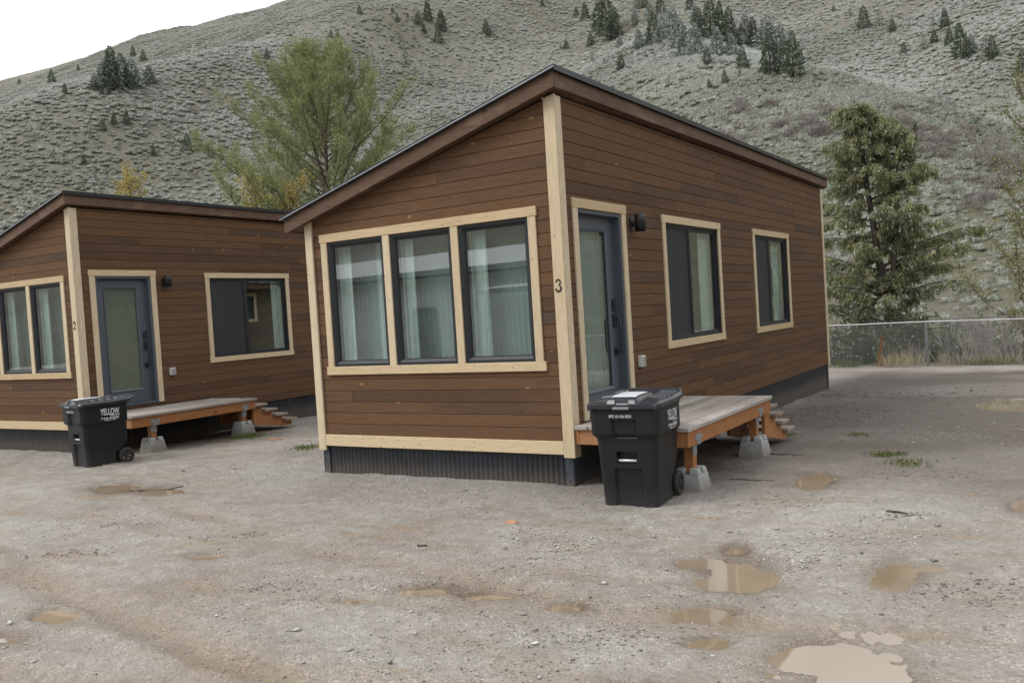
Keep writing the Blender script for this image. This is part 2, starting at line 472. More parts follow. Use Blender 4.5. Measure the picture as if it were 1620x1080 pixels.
def make_ground():
    fine = np.arange(R(-74), R(7), .0034)
    coarse = np.arange(R(7), R(286), R(4))
    az = np.concatenate([fine, coarse])
    r1 = [2.6]
    while r1[-1] < 26: r1.append(r1[-1]*1.0044)
    while r1[-1] < 720: r1.append(r1[-1]*1.0125)
    r1 += [800, 1200, 2200]
    rr = np.concatenate([[.02, 1.0, 1.9], np.array(r1)])
    A, RR = np.meshgrid(az, rr)
    X = CAM[0]+RR*np.sin(A); Y = CAM[1]+RR*np.cos(A)
    Z = terrain(X, Y)
    V = np.stack([X, Y, Z], -1).reshape(-1, 3)
    nr, na = X.shape
    I = np.arange(nr*na).reshape(nr, na)
    J = np.roll(I, -1, axis=1)
    F = np.stack([I[:-1], I[1:], J[1:], J[:-1]], -1).reshape(-1, 4)
    F = F[:, ::-1]
    cy = V[F][:, :, 1].mean(1); cx = V[F][:, :, 0].mean(1)
    s = (cx-CAM[0])*math.sin(PHI)+(cy-CAM[1])*math.cos(PHI)-36
    lim = 17.7 + .25*fbm(cx*.4, np.zeros_like(cx), 3, 14)
    hill = (cy > lim) | (s > -6) | (np.hypot(cx-CAM[0], cy-CAM[1]) > 70)
    out = []
    for nm, sel in (('ground', ~hill), ('hillside', hill)):
        FF = F[sel]; used = np.unique(FF); remap = np.full(len(V), -1); remap[used] = np.arange(len(used))
        me = np_mesh(nm, V[used], remap[FF], True)
        x, y = V[used, 0], V[used, 1]
        if nm == 'ground':
            pd = _pd(x, y)
            fattr(me, 'wet', np.exp(-np.maximum(pd, 0)/.55)*(.75+.7*fbm(x*2.2, y*2.2, 3, 71)))
            g = 0
            for (ox, oy, yw) in ((0, 0, 0), (HX, HY, HYAW)):
                lx = (x-ox); ly = (y-oy)
                q = np.hypot(np.maximum(np.maximum(lx, -3.42-lx), 0), np.maximum(np.maximum(-ly, ly-10.9), 0))
                g = np.maximum(g, 1-sstep(.25, 1.6, q+.5*fbm(x*1.1, y*1.1, 3, 72)))
            fattr(me, 'gravel', g)
            # darker earth by the near cabin, painted shade under the left deck
            fattr(me, 'dark', dark_earth_deck_shade(x, y))
            fattr(me, 'rut', rut_lines(x, y))
        else:
            d = np.hypot(x-CAM[0], y-CAM[1])
            gz = .5+.9*fbm(x*.03, y*.03, 4, 81)
            fattr(me, 'green', gz*(1-.6*sstep(110, 220, d)))
            fattr(me, 'snow', sstep(80, 230, d+40*fbm(x*.02, y*.02, 3, 82))*(.45+.9*fbm(x*.04, y*.04, 4, 83)))
        out.append(me)
    return out

# yard: compacted mud and crushed stone
mt, nd, ln, bs = new_mat('muddy_gravel')
ge = nd.new('ShaderNodeNewGeometry'); P = ge.outputs['Position']
nA = noise(nd, ln, P, .55, 5, .6); nB = noise(nd, ln, P, 5, 5, .65); nC = noise(nd, ln, P, 70, 4, .7)
vor = nd.new('ShaderNodeTexVoronoi'); vor.inputs['Scale'].default_value = 75; ln.new(P, vor.inputs['Vector'])
rA = ramp(nd, [(.32, (.240, .213, .182)), (.5, (.292, .270, .241)), (.68, (.340, .320, .293))]); ln.new(nA.outputs['Fac'], rA.inputs[0])
rB = ramp(nd, [(.30, (.80, .77, .73)), (.55, (1, 1, 1)), (.75, (1.08, 1.08, 1.09))]); ln.new(nB.outputs['Fac'], rB.inputs[0])
c = mixc(nd, ln, 1.0, rA.outputs[0], rB.outputs[0], 'MULTIPLY')
streak = noise(nd, ln, mapping(nd, ln, P, (.5, 2.2, 1)), 1.3, 4, .6)
rS = ramp(nd, [(.52, (0, 0, 0)), (.70, (.75, .75, .75))]); ln.new(streak.outputs['Fac'], rS.inputs[0])
c = mixc(nd, ln, rS.outputs[0], c, (.255, .190, .130))
c = mixc(nd, ln, maths(nd, ln, 'MULTIPLY', attr(nd, 'rut'), .60, True), c, (.235, .178, .128))
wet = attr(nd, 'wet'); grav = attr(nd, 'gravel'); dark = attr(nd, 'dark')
c = mixc(nd, ln, maths(nd, ln, 'MULTIPLY', wet, .90, True), c, (.145, .106, .074))
c = mixc(nd, ln, maths(nd, ln, 'MULTIPLY', grav, .55, True), c, (.30, .285, .265))
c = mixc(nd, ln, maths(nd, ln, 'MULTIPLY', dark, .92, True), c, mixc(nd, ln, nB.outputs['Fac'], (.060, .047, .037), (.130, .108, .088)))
nD = noise(nd, ln, P, 13, 5, .7)
rD = ramp(nd, [(.30, (.82, .81, .80)), (.52, (1, 1, 1)), (.75, (1.07, 1.07, 1.06))]); ln.new(nD.outputs['Fac'], rD.inputs[0])
c = mixc(nd, ln, 1.0, c, rD.outputs[0], 'MULTIPLY')
bw = nd.new('ShaderNodeSeparateColor'); ln.new(vor.outputs['Color'], bw.inputs[0])
rV = ramp(nd, [(0, (.62, .62, .62)), (.3, (.92, .92, .92)), (.8, (1.05, 1.04, 1.02)), (1, (1.5, 1.48, 1.45))]); ln.new(bw.outputs[0], rV.inputs[0])
spk = ramp(nd, [(.40, (.25, .25, .25)), (.62, (1, 1, 1))]); ln.new(nB.outputs['Fac'], spk.inputs[0])
c = mixc(nd, ln, spk.outputs[0], c, mixc(nd, ln, 1.0, c, rV.outputs[0], 'MULTIPLY'))
ln.new(c, bs.inputs['Base Color'])
rr_ = ramp(nd, [(.35, (.42, .42, .42)), (.65, (.85, .85, .85))]); ln.new(nB.outputs['Fac'], rr_.inputs[0])
ro = mixc(nd, ln, maths(nd, ln, 'MULTIPLY', wet, .8, True), rr_.outputs[0], (.26, .26, .26))
ln.new(ro, bs.inputs['Roughness']); bs.inputs['Specular IOR Level'].default_value = .28
hh = maths(nd, ln, 'ADD', maths(nd, ln, 'MULTIPLY', nC.outputs['Fac'], .6), maths(nd, ln, 'MULTIPLY', vor.outputs['Distance'], -.9))
bump(nd, ln, hh, bs, .55, .012)
M['ground'] = mt

# hillside soil between the sagebrush
mt, nd, ln, bs = new_mat('sage_hill_soil')
ge = nd.new('ShaderNodeNewGeometry'); P = ge.outputs['Position']
nA = noise(nd, ln, P, .06, 5, .6); nB = noise(nd, ln, P, .9, 5, .65); nC = noise(nd, ln, P, 3.5, 4, .7)
rA = ramp(nd, [(.3, (.090, .080, .058)), (.5, (.138, .126, .094)), (.72, (.195, .180, .138))]); ln.new(nB.outputs['Fac'], rA.inputs[0])
gmask = maths(nd, ln, 'MULTIPLY', attr(nd, 'green'), nC.outputs['Fac'], True)
c = mixc(nd, ln, maths(nd, ln, 'MULTIPLY', gmask, .8, True), rA.outputs[0], (.115, .128, .066))
sn = ramp(nd, [(.50, (0, 0, 0)), (.64, (1, 1, 1))]); ln.new(nC.outputs['Fac'], sn.inputs[0])
c = mixc(nd, ln, maths(nd, ln, 'MULTIPLY', sn.outputs[0], maths(nd, ln, 'MULTIPLY', attr(nd, 'snow'), .75), True), c, (.66, .68, .71))
ln.new(c, bs.inputs['Base Color']); bs.inputs['Roughness'].default_value = .9; bs.inputs['Specular IOR Level'].default_value = .1
bump(nd, ln, nC.outputs['Fac'], bs, .8, .25)
M['hill'] = mt

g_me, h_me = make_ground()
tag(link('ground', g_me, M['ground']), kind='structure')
tag(link('hillside', h_me, M['hill']), kind='structure')

# puddle water: one flat sheet per pool, the bowl in the ground cuts its shore
mt, nd, ln, bs = new_mat('muddy_water')
ge = nd.new('ShaderNodeNewGeometry')
nw = noise(nd, ln, ge.outputs['Position'], 1.4, 3, .5)
rw = ramp(nd, [(.35, (.225, .170, .112)), (.65, (.285, .222, .155))]); ln.new(nw.outputs['Fac'], rw.inputs[0])
ln.new(rw.outputs[0], bs.inputs['Base Color']); bs.inputs['Roughness'].default_value = .025; bs.inputs['IOR'].default_value = 1.6
nr_ = noise(nd, ln, ge.outputs['Position'], 9, 2, .5); bump(nd, ln, nr_.outputs['Fac'], bs, .02, .01)
M['water'] = mt
_p0, _p1 = PUD[0], PUD[1]                        # the two bowls of the biggest pool share one sheet
SHEETS = [((_p0[0]+_p1[0])/2, (_p0[1]+_p1[1])/2, (_p0[2]+_p1[2])*.72, (_p0[3]+_p1[3])*.80, _p1[4], _p1[5])] + PUD[2:]
for (cx, cy, a, b, t1, t2) in SHEETS:
    e1 = np.array([math.cos(t1), math.sin(t1)]); e2 = np.array([math.cos(t2), math.sin(t2)])
    zc = float(yard(np.array(cx), np.array(cy))) - .0140 - .0004*SHEETS.index((cx, cy, a, b, t1, t2))
    vv = [(0, 0, 0)]
    for k in range(40):
        t = 2*math.pi*k/40; w = 1.6
        p = e1*math.cos(t)*a*w+e2*math.sin(t)*b*w; vv.append((p[0], p[1], 0))
    ff = [(0, 1+k, 1+(k+1) % 40) for k in range(40)]
    me = bpy.data.meshes.new('puddle'); me.from_pydata(vv, [], ff); me.update()
    tag(link('puddle', me, M['water'], None, (cx, cy, zc)), kind='structure')

# ------------------------------------------------------------------ cabins
W, L = 3.418, 10.892
ZS = .305                      # underside of the siding
H_R, H_SL = 3.86, .2655        # wall top at the high side, fall per metre towards the low side
ROW = .1303

def clip_line(poly, a, b):
    """keep the part of poly (u,z) below z = a + b*u"""
    out = []
    f = lambda p: p[1]-(a+b*p[0])
    for i in range(len(poly)):
        p, q = poly[i], poly[(i+1) % len(poly)]
        fp, fq = f(p), f(q)
        if fp <= 0: out.append(p)
        if fp*fq < 0:
            t = fp/(fp-fq); out.append((p[0]+t*(q[0]-p[0]), p[1]+t*(q[1]-p[1])))
    return out

def row_polys(u0, u1, z0, z1, holes, joints):
    br = sorted(set([u0, u1]+[min(max(h[i], u0), u1) for h in holes for i in (0, 1)]+[j for j in joints if u0+.05 < j < u1-.05]))
    runs = []; cur = []
    for a, b in zip(br[:-1], br[1:]):
        if b-a < 1e-4: continue
        mid = (a+b)/2; lo, hi = z0, z1
        for h in holes:
            if h[0] < mid < h[1] and h[2] < hi and h[3] > lo:
                if h[2] <= lo and h[3] >= hi: lo = hi = z0
                elif h[2] <= lo: lo = h[3]
                else: hi = h[2]
        if hi-lo < .008:
            if cur: runs.append(cur); cur = []
            continue
        if cur and any(abs(a-j) < 1e-6 for j in joints): runs.append(cur); cur = []
        cur.append((a, b, lo, hi))
    if cur: runs.append(cur)
    out = []
    for r in runs:
        lowp, upp = [], []
        for (a, b, lo, hi) in r:
            for u in (a, b):
                if not lowp or lowp[-1] != (u, lo): lowp.append((u, lo))
                if not upp or upp[-1] != (u, hi): upp.append((u, hi))
        lowp[0] = (lowp[0][0]+.001, lowp[0][1]); lowp[-1] = (lowp[-1][0]-.001, lowp[-1][1])
        upp[0] = (upp[0][0]+.001, upp[0][1]); upp[-1] = (upp[-1][0]-.001, upp[-1][1])
        out.append(lowp+upp[::-1])
    return out

def plank_mesh(poly, t, proud):
    u0 = min(p[0] for p in poly); z0 = min(p[1] for p in poly)
    me = bpy.data.meshes.new('plank'); bm = bmesh.new()
    vs_ = [bm.verts.new((p[0]-u0, -t-proud, p[1]-z0)) for p in poly]
    f = bm.faces.new(vs_)
    front = list(f.edges)
    ex = bmesh.ops.extrude_face_region(bm, geom=[f])
    bmesh.ops.translate(bm, verts=[e for e in ex['geom'] if isinstance(e, bmesh.types.BMVert)], vec=(0, t-.001+proud, 0))
    bmesh.ops.recalc_face_normals(bm, faces=bm.faces)
    ed = [e for e in bm.edges if all(abs(v.co.y+t+proud) < 1e-6 for v in e.verts)]
    bmesh.ops.bevel(bm, geom=ed, offset=.0028, segments=1, affect='EDGES')
    bm.to_mesh(me); bm.free(); me.update()
    return me, u0, z0

def wall(cabin, name, loc, rz, length, top, holes, zb=ZS, planks=True, rnd=None, joint_len=(2.2, 4.4), nails=None):
    """top = (a, b): z of the wall top = a + b*u. holes = [(u0,u1,z0,z1)] """
    a, b = top
    br = sorted(set([0, length]+[h[i] for h in holes for i in (0, 1)]))
    mb = MB(); mi = MB()
    for u0, u1 in zip(br[:-1], br[1:]):
        cut = sorted([(h[2], h[3]) for h in holes if h[0] <= u0+1e-6 and h[1] >= u1-1e-6])
        z = ZS+.002
        segs = []
        for (h0, h1) in cut:
            segs.append((z, h0)); z = h1
        segs.append((z, None))
        for (s0, s1) in segs:
            p = [(u0, s0), (u1, s0), (u1, s1 if s1 is not None else a+b*u1-.002), (u0, s1 if s1 is not None else a+b*u0-.002)]
            mb.prism(p, 'y', 0, .10)
            mi.prism(p, 'y', .1005, .125)
    w = mb.build(name, M['sheath'], cabin, loc, (0, 0, rz))
    mi.build('interior_lining', M['wallin'], w)
    if not planks: return w
    rnd = rnd or random.Random(3)
    z = zb; k = 0
    zmax = max(a, a+b*length)
    while z < zmax-.01:
        jl = []
        u = rnd.uniform(.4, joint_len[1])
        while u < length-.3:
            jl.append(u); u += rnd.uniform(*joint_len)
        z1 = z+ROW-.0045
        for poly in row_polys(.002, length-.002, z, z1, holes, jl):
            poly = clip_line(poly, a-.004, b)
            if len(poly) < 3: continue
            if max(p[1] for p in poly)-min(p[1] for p in poly) < .01: continue
            me, pu, pz = plank_mesh(poly, .019, rnd.uniform(0, .0018))
            link('plank', me, M['plank'], w, (pu, 0, pz))
        z += ROW; k += 1
    if nails:
        V = []; F = []
        for u in nails:
            z = zb
            while z < zmax:
                for dz in (.03, .098):
                    uu = u+rnd.uniform(-.012, .012); zz = z+dz+rnd.uniform(-.006, .006)
                    inside = any(h[0]-.1 < uu < h[1]+.1 and h[2]-.11 < zz < h[3]+.11 for h in holes) or zz > a+b*uu-.05
                    if inside or rnd.random() < .15: continue
                    n = len(V)
                    for q in range(6):
                        V.append((uu+.0036*math.cos(q*math.pi/3), -.0222, zz+.0036*math.sin(q*math.pi/3)))
                    F.append(tuple(n+q for q in range(6)))
                z += ROW
        me = bpy.data.meshes.new('nail_heads'); me.from_pydata(V, [], F); me.update()
        tag(link('nail_heads', me, M['nail'], w), kind='stuff')
    return w

def board(parent, name, x0, x1, y0, y1, z0, z1, mat, loc=(0,0,0), rot=(0,0,0), bev=.003, jit=0.0):
    """one squared timber; its own origin at its low corner so the grain differs"""
    mb = MB().box(0, x1-x0, 0, y1-y0, 0, z1-z0)
    o = mb.build(name, mat, parent, (0, 0, 0), rot, bev)
    v = Vector((x0, y0, z0)); v.rotate(Matrix.Rotation(rot[2], 4, 'Z').to_quaternion())
    o.location = Vector(loc)+v
    return o

def frame_ring(mb, u0, u1, z0, z1, w, y0, y1):
    mb.box(u0, u1, y0, y1, z0, z0+w); mb.box(u0, u1, y0, y1, z1-w, z1)
    mb.box(u0, u0+w, y0, y1, z0+w, z1-w); mb.box(u1-w, u1, y0, y1, z0+w, z1-w)

def ring_bevel(mb, u0, u1, z0, z1, w0, w1, y0, y1):
    """mitred ring whose face slopes from (outer, y0) to (inner, y1)"""
    o = [(u0, z0), (u1, z0), (u1, z1), (u0, z1)]
    i = [(u0+w1, z0+w1), (u1-w1, z0+w1), (u1-w1, z1-w1), (u0+w1, z1-w1)]
    m_ = [(u0+w0, z0+w0), (u1-w0, z0+w0), (u1-w0, z1-w0), (u0+w0, z1-w0)]
    V = [(p[0], y0, p[1]) for p in o]+[(p[0], y0, p[1]) for p in m_]+[(p[0], y1, p[1]) for p in i]+[(p[0], .09, p[1]) for p in i]+[(p[0], .09, p[1]) for p in o]
    F = []
    for k in range(4):
        j = (k+1) % 4
        for a_ in range(4): F.append((a_*4+k, a_*4+j, a_*4+4+j, a_*4+4+k))
        F.append((16+k, 16+j, j, k))
    mb.add(V, F)

def curtain(parent, u0, u1, z0, z1, y, mat, folds=9, amp=.03, name='curtain', seed=0):
    rn = random.Random(seed); n = folds*8
    V = []; F = []
    for i in range(n+1):
        t = i/n; ph = t*folds*2*math.pi+1.2*math.sin(t*7+seed)
        for z, k in ((z0, 1.15), ((z0+z1)/2, 1.0), (z1, .7)):
            V.append((u0+(u1-u0)*t+.008*math.cos(ph), y+amp*k*math.sin(ph), z))
    for i in range(n):
        for q in range(2): F.append((i*3+q, (i+1)*3+q, (i+1)*3+q+1, i*3+q+1))
    me = bpy.data.meshes.new(name); me.from_pydata(V, [], F); me.polygons.foreach_set('use_smooth', [True]*len(F)); me.update()
    return link(name, me, mat, parent)

def pane(parent, u0, u1, z0, z1, y, mat=None, rng_=None):
    mb = MB().box(0, u1-u0, 0, .006, 0, z1-z0)
    return mb.build('pane', mat or M['glass'], parent, (u0, y, z0))

def slider(cabin, loc, rz, u0, u1, z0, z1, seed, split=.45, screen=True, curt=.55):
    """black horizontal slider: screened half, glazed half; pale trim around it"""
    mb = MB(); frame_ring(mb, u0, u1, z0, z1, .035, -.012, .085)
    um = u0+(u1-u0)*split
    mb.box(um-.022, um+.022, -.006, .06, z0+.035, z1-.035)
    win = mb.build('window', M['frame'], cabin, loc, (0, 0, rz), .003)
    m2 = MB(); frame_ring(m2, um+.023, u1-.036, z0+.036, z1-.036, .03, .006, .05)
    m2.build('sash', M['frame'], win, bevel=.003)
    m3 = MB(); frame_ring(m3, u0+.036, um-.023, z0+.036, z1-.036, .022, .0, .03)
    m3.build('sash', M['frame'], win, bevel=.003)
    pane(win, um+.05, u1-.064, z0+.064, z1-.064, .03)
    pane(win, u0+.056, um-.043, z0+.056, z1-.056, .045)
    if screen:
        MB().box(u0+.056, um-.043, .012, .0135, z0+.056, z1-.056).build('insect_screen', M['screenmesh'], win)
    # white jamb liner and curtain inside
    jl = MB(); frame_ring(jl, u0-.004, u1+.004, z0-.004, z1+.004, .012, .086, .135); jl.build('jamb_liner', M['wallin'], win)
    wdt = u1-u0
    curtain(win, u1-wdt*curt*.62, u1-.015, z0+.01, z1-.01, .125, M['curtain'], 5, .008, seed=seed)
    curtain(win, u0+.02, u0+wdt*.2, z0+.01, z1-.01, .125, M['curtain'], 4, .018, seed=seed+1)
    t = .09
    trim_set(cabin, loc, rz, u0, u1, z0, z1, t)
    return win

def trim_set(cabin, loc, rz, u0, u1, z0, z1, t, sill=True):
    T = (-.041, -.0185)
    rx = (0, 0, rz)
    board(cabin, 'trim_board', u0-t-.012, u1+t+.012, T[0]-.004, T[1], z1-.004, z1+t, M['pine_x'], loc, rx)
    if sill: board(cabin, 'trim_board', u0-t-.012, u1+t+.012, T[0]-.004, T[1], z0-t, z0+.004, M['pine_x'], loc, rx)
    zb = z0+.004 if sill else z0-.02
    board(cabin, 'trim_board', u0-t, u0+.004, T[0], T[1], zb, z1-.004, M['pine_z'], loc, rx)
    board(cabin, 'trim_board', u1-.004, u1+t, T[0], T[1], zb, z1-.004, M['pine_z'], loc, rx)

# see-through insect screen
mt, nd, ln, bs = new_mat('insect_screen_mesh')
tr = nd.new('ShaderNodeBsdfTransparent'); mx = nd.new('ShaderNodeMixShader'); mx.inputs[0].default_value = .62
bs.inputs['Base Color'].default_value = (.035, .040, .044, 1); bs.inputs['Roughness'].default_value = .7
ln.new(tr.outputs[0], mx.inputs[1]); ln.new(bs.outputs[0], mx.inputs[2]); ln.new(mx.outputs[0], nd['Material Output'].inputs[0])
M['screenmesh'] = mt

def corrugated(u0, u1, z0, z1, pitch=.062, depth=.020):
    V = []; F = []
    n = int((u1-u0)/pitch*8)
    for i in range(n+1):
        u = u0+(u1-u0)*i/n; y = depth*.5*math.tanh(2.2*math.cos(2*math.pi*(u-u0)/pitch))
        V += [(u, y, z0), (u, y, z1)]
    for i in range(n): F.append((2*i, 2*i+2, 2*i+3, 2*i+1))
    me = bpy.data.meshes.new('skirt'); me.from_pydata(V, [], F); me.polygons.foreach_set('use_smooth', [True]*len(F)); me.update()
    return me

def ribbon_digit(strokes, mat, parent, loc, h, depth=.004):
    """flat cut-out numeral from stroke centre lines [(x,z,width)...] on a unit box"""
    mb = MB()
    for st in strokes:
        n = len(st); V = []; F = []
        for i, (x, z, w) in enumerate(st):
            x0, z0, _ = st[max(i-1, 0)]; x1, z1, _ = st[min(i+1, n-1)]
            dx, dz = x1-x0, z1-z0; q = math.hypot(dx, dz) or 1
            w *= 1.0
            nx, nz = -dz/q*w/2, dx/q*w/2
            V += [((x+nx)*h, 0, (z+nz)*h), ((x-nx)*h, 0, (z-nz)*h), ((x+nx)*h, -depth, (z+nz)*h), ((x-nx)*h, -depth, (z-nz)*h)]
        for i in range(n-1):
            a_, b_ = i*4, i*4+4
            F += [(a_+2, a_+3, b_+3, b_+2), (a_, a_+2, b_+2, b_), (a_+3, a_+1, b_+1, b_+3)]
        F += [(0, 1, 3, 2), (4*n-4, 4*n-2, 4*n-1, 4*n-3)]
        mb.add(V, F)
    return mb.build('house_number', mat, parent, loc)

def arc(cx, cz, rx, rz, a0, a1, w0, w1, n=14, wm=None):
    out = []
    for i in range(n+1):
        t = i/n; a_ = R(a0+(a1-a0)*t)
        w = w0+(w1-w0)*t if wm is None else (w0*(1-t)+w1*t)*(1-math.sin(math.pi*t))+wm*math.sin(math.pi*t)
        out.append((cx+rx*math.cos(a_), cz+rz*math.sin(a_), w))
    return out
def dot(cx, cz, r): return [(cx+r*math.cos(R(a_))*.01, cz-r+2*r*i/6, 2*r*math.sin(math.pi*(i+.35)/6.7)) for i, a_ in enumerate(range(0, 210, 30))]
DIGIT = {'3': [arc(.28, .745, .20, .22, 160, -75, .07, .05, 16, .12), arc(.27, .275, .25, .25, 82, -165, .05, .08, 18, .15), dot(.10, .80, .075), dot(.075, .21, .085)],
         '2': [arc(.29, .72, .22, .25, 165, -30, .07, .10, 16, .13), [(.49, .60, .12), (.36, .40, .09), (.2, .22, .07), (.07, .07, .08)], [(.05, .06, .12), (.25, .055, .13), (.45, .06, .12), (.54, .16, .05)], dot(.11, .74, .075)]}

def build_cabin(loc, yaw, number, label, seed, full):
    cab = empty('cabin', loc, yaw)
    tag(cab, label, 'cabin', 'brown timber cabins with mono-pitch roofs')
    rn = random.Random(seed)
    # openings
    FW = [(-3.125, -2.262), (-2.172, -1.315), (-1.225, -.345)]; FZ = (1.235, 2.705)
    fh = [(u0+W, u1+W, FZ[0], FZ[1]) for (u0, u1) in FW]
    DO = (.318, 1.372, .60, 2.775)
    A_ = (2.62, 4.54, 1.27, 2.745); B_ = (6.27, 8.165, 1.27, 2.745)
    wall(cab, 'front_wall', (-W, 0, 0), 0, W, (H_R-H_SL*W, H_SL), fh, zb=ZS+.13, rnd=rn, joint_len=(2.6, 5.0), nails=[.62, 1.42, 2.17, 2.93])
    wall(cab, 'side_wall', (0, 0, 0), R(90), L, (H_R, 0), [DO, A_, B_], rnd=rn, joint_len=(1.8, 3.9), nails=[.9+.81*i for i in range(12)])
    lw = [(.98, 1.92, 2.02, 2.68)]
    wall(cab, 'low_side_wall', (-W, L, 0), R(-90), L, (H_R-H_SL*W, 0), lw, planks=full, rnd=rn)
    wall(cab, 'back_wall', (0, L, 0), R(180), W, (H_R, -H_SL), [], planks=False)
    # interior floor, ceiling, one partition
    fl = MB().box(-W+.1, -.1, .1, L-.1, .55, .60).build('interior_floor', M['floorin'], cab)
    MB().box(-W+.126, -.126, 4.75, 4.85, .60, 3.0).build('partition', M['wallin'], cab)
    # front windows: three fixed units
    for i, (u0, u1) in enumerate(FW):
        mb = MB(); ring_bevel(mb, u0, u1, FZ[0], FZ[1], .034, .064, -.022, .004)
        win = mb.build('window', M['frame'], cab, bevel=0)
        m2 = MB(); frame_ring(m2, u0+.0635, u1-.0635, FZ[0]+.0635, FZ[1]-.0635, .010, .008, .05); m2.build('glazing_bead', M['frame'], win)
        pane(win, u0+.068, u1-.068, FZ[0]+.068, FZ[1]-.068, .018)
        jl = MB(); frame_ring(jl, u0-.002, u1+.002, FZ[0]-.002, FZ[1]+.002, .055, .091, .16); jl.build('jamb_liner', M['wallin'], win)
        if i == 0:
            curtain(win, u0+.06, u0+.22, FZ[0]+.05, FZ[1]-.05, .13, M['curtain'], 2, .014, seed=seed+i)
            curtain(win, u0+.52, u0+.66, .7, FZ[1]+.12, .24, M['curtain'], 2, .02, seed=seed+i)
        elif i == 1: curtain(win, u0+.06, u0+.20, FZ[0]+.05, FZ[1]-.05, .13, M['curtain'], 2, .014, seed=seed+i)
        else: curtain(win, u0+.06, u0+.24, FZ[0]+.05, FZ[1]-.05, .13, M['curtain'], 2, .012, seed=seed+i)
    curtain(cab, FW[0][0]+.02, FW[2][1]-.02, .75, FZ[1]+.15, .30, M['sheer'], 40, .004, seed=seed+40)
    # shared pale surround of the triple window
    t = .09; T = (-.041, -.0185)
    board(cab, 'trim_board', FW[0][0]-t-.014, FW[2][1]+t+.014, T[0]-.005, T[1], FZ[1]-.004, FZ[1]+.093, M['pine_x'])
    board(cab, 'trim_board', FW[0][0]-t-.022, FW[2][1]+t+.030, T[0]-.007, T[1], FZ[0]-.092, FZ[0]+.004, M['pine_x'])
    for x0, x1 in ((FW[0][0]-t, FW[0][0]+.003), (FW[0][1]-.003, FW[1][0]+.003), (FW[1][1]-.003, FW[2][0]+.003), (FW[2][1]-.003, FW[2][1]+t)):
        board(cab, 'trim_board', x0, x1, T[0], T[1], FZ[0]+.004, FZ[1]-.004, M['pine_z'])
    # corner boards, base board
    fz = lambda x: H_R+H_SL*x
    def corner(x0, x1, y0, y1, z0, zA, zB):
        mb = MB().hexa([(0,0,0),(x1-x0,0,0),(x1-x0,y1-y0,0),(0,y1-y0,0),(0,0,zA-z0),(x1-x0,0,zB-z0),(x1-x0,y1-y0,zB-z0),(0,y1-y0,zA-z0)])
        return mb.build('corner_board', M['pine_z'], cab, (x0, y0, z0), bevel=.003)
    corner(-.082, .046, -.050, -.0215, ZS-.035, fz(-.1), fz(.0))
    corner(.0215, .044, -.0205, .085, ZS-.035, fz(0)-.01, fz(0)-.01)
    corner(-W-.034, -W+.078, -.050, -.0215, ZS-.06, fz(-W-.045)-.01, fz(-W+.085)-.01)
    corner(-W-.034, -W-.0215, -.0205, .08, ZS-.06, fz(-W-.045)-.01, fz(-W-.045)-.01)
    corner(.0215, .045, L-.085, L+.03, ZS-.03, H_R-.01, H_R-.01)
    board(cab, 'base_board', -W+.080, -.084, -.047, -.001, ZS-.004, ZS+.128, M['pine_x'])
    # skirt
    for nm, lc, rz, ln_ in (('skirt', (-W+.02, .015, 0), 0, W-.04), ('skirt', (-.015, .02, 0), R(90), L-.04), ('skirt', (-W+.015, L-.02, 0), R(-90), L-.04), ('skirt', (-.02, L-.015, 0), R(180), W-.04)):
        sk = link(nm, corrugated(0, ln_, -.45, ZS+.02), M['skirt'], cab, lc, (0, 0, rz))
    for (x, y, sx, sy) in ((-.005, .005, -1, 1), (-W+.005, .005, 1, 1), (-.005, L-.005, -1, -1)):
        mb = MB().box(min(x, x+sx*.085), max(x, x+sx*.085), min(y-.012*sy, y-.008*sy), max(y-.012*sy, y-.008*sy), -.45, ZS-.004)
        mb.box(min(x-sx*.008, x-sx*.012), max(x-sx*.008, x-sx*.012), min(y-.012*sy, y+.085*sy), max(y-.012*sy, y+.085*sy), -.45, ZS-.004)
        for z in (.03, .20): mb.box(x+sx*.04-.007, x+sx*.04+.007, y-.0165*sy-.002, y-.0165*sy+.006, z, z+.014)
        mb.build('skirt_corner', M['angle'], cab)
    # door
    du0, du1, dz0, dz1 = DO
    DL, DR = (0, 0, 0), (0, 0, R(90))
    mb = MB()
    mb.box(du0, du0+.045, -.020, .125, dz0, dz1); mb.box(du1-.045, du1, -.020, .125, dz0, dz1)
    mb.box(du0+.045, du1-.045, -.020, .125, dz1-.045, dz1); mb.box(du0+.045, du1-.045, -.035, .125, dz0, dz0+.035)
    mb.box(du0+.045, du0+.06, .062, .075, dz0+.035, dz1-.045); mb.box(du1-.06, du1-.045, .062, .075, dz0+.035, dz1-.045)
    mb.build('door_frame', M['door'], cab, DL, DR, .002)
    a0, a1, b0, b1 = du0+.048, du1-.048, dz0+.04, dz1-.048
    g0, g1, k0, k1 = a0+.175, a1-.175, b0+.22, b1-.15
    mb = MB(); y0, y1 = .076, .121
    mb.box(a0, g0, y0, y1, b0, b1); mb.box(g1, a1, y0, y1, b0, b1); mb.box(g0, g1, y0, y1, b0, k0); mb.box(g0, g1, y0, y1, k1, b1)
    dr = mb.build('door', M['door'], cab, DL, DR)
    m2 = MB(); ring_bevel(m2, g0-.02, g1+.02, k0-.02, k1+.02, .008, .034, .064, .078); m2.build('glazing_frame', M['door'], dr)
    pane(dr, g0+.005, g1-.005, k0+.005, k1-.005, .095)
    if full: curtain(dr, g0-.0, g1+.0, k0, k1, .150, M['sheer'], 5, .010, seed=4)
    else: MB().box(g0-.0, g1+.0, .104, .108, k0-.0, k1+.0).build('blind', M['blind'], dr)
    hx = a1-.075
    MB().box(hx-.033, hx+.033, .050, .076, 1.70, 1.83).build('deadbolt', M['black'], dr, bevel=.006)
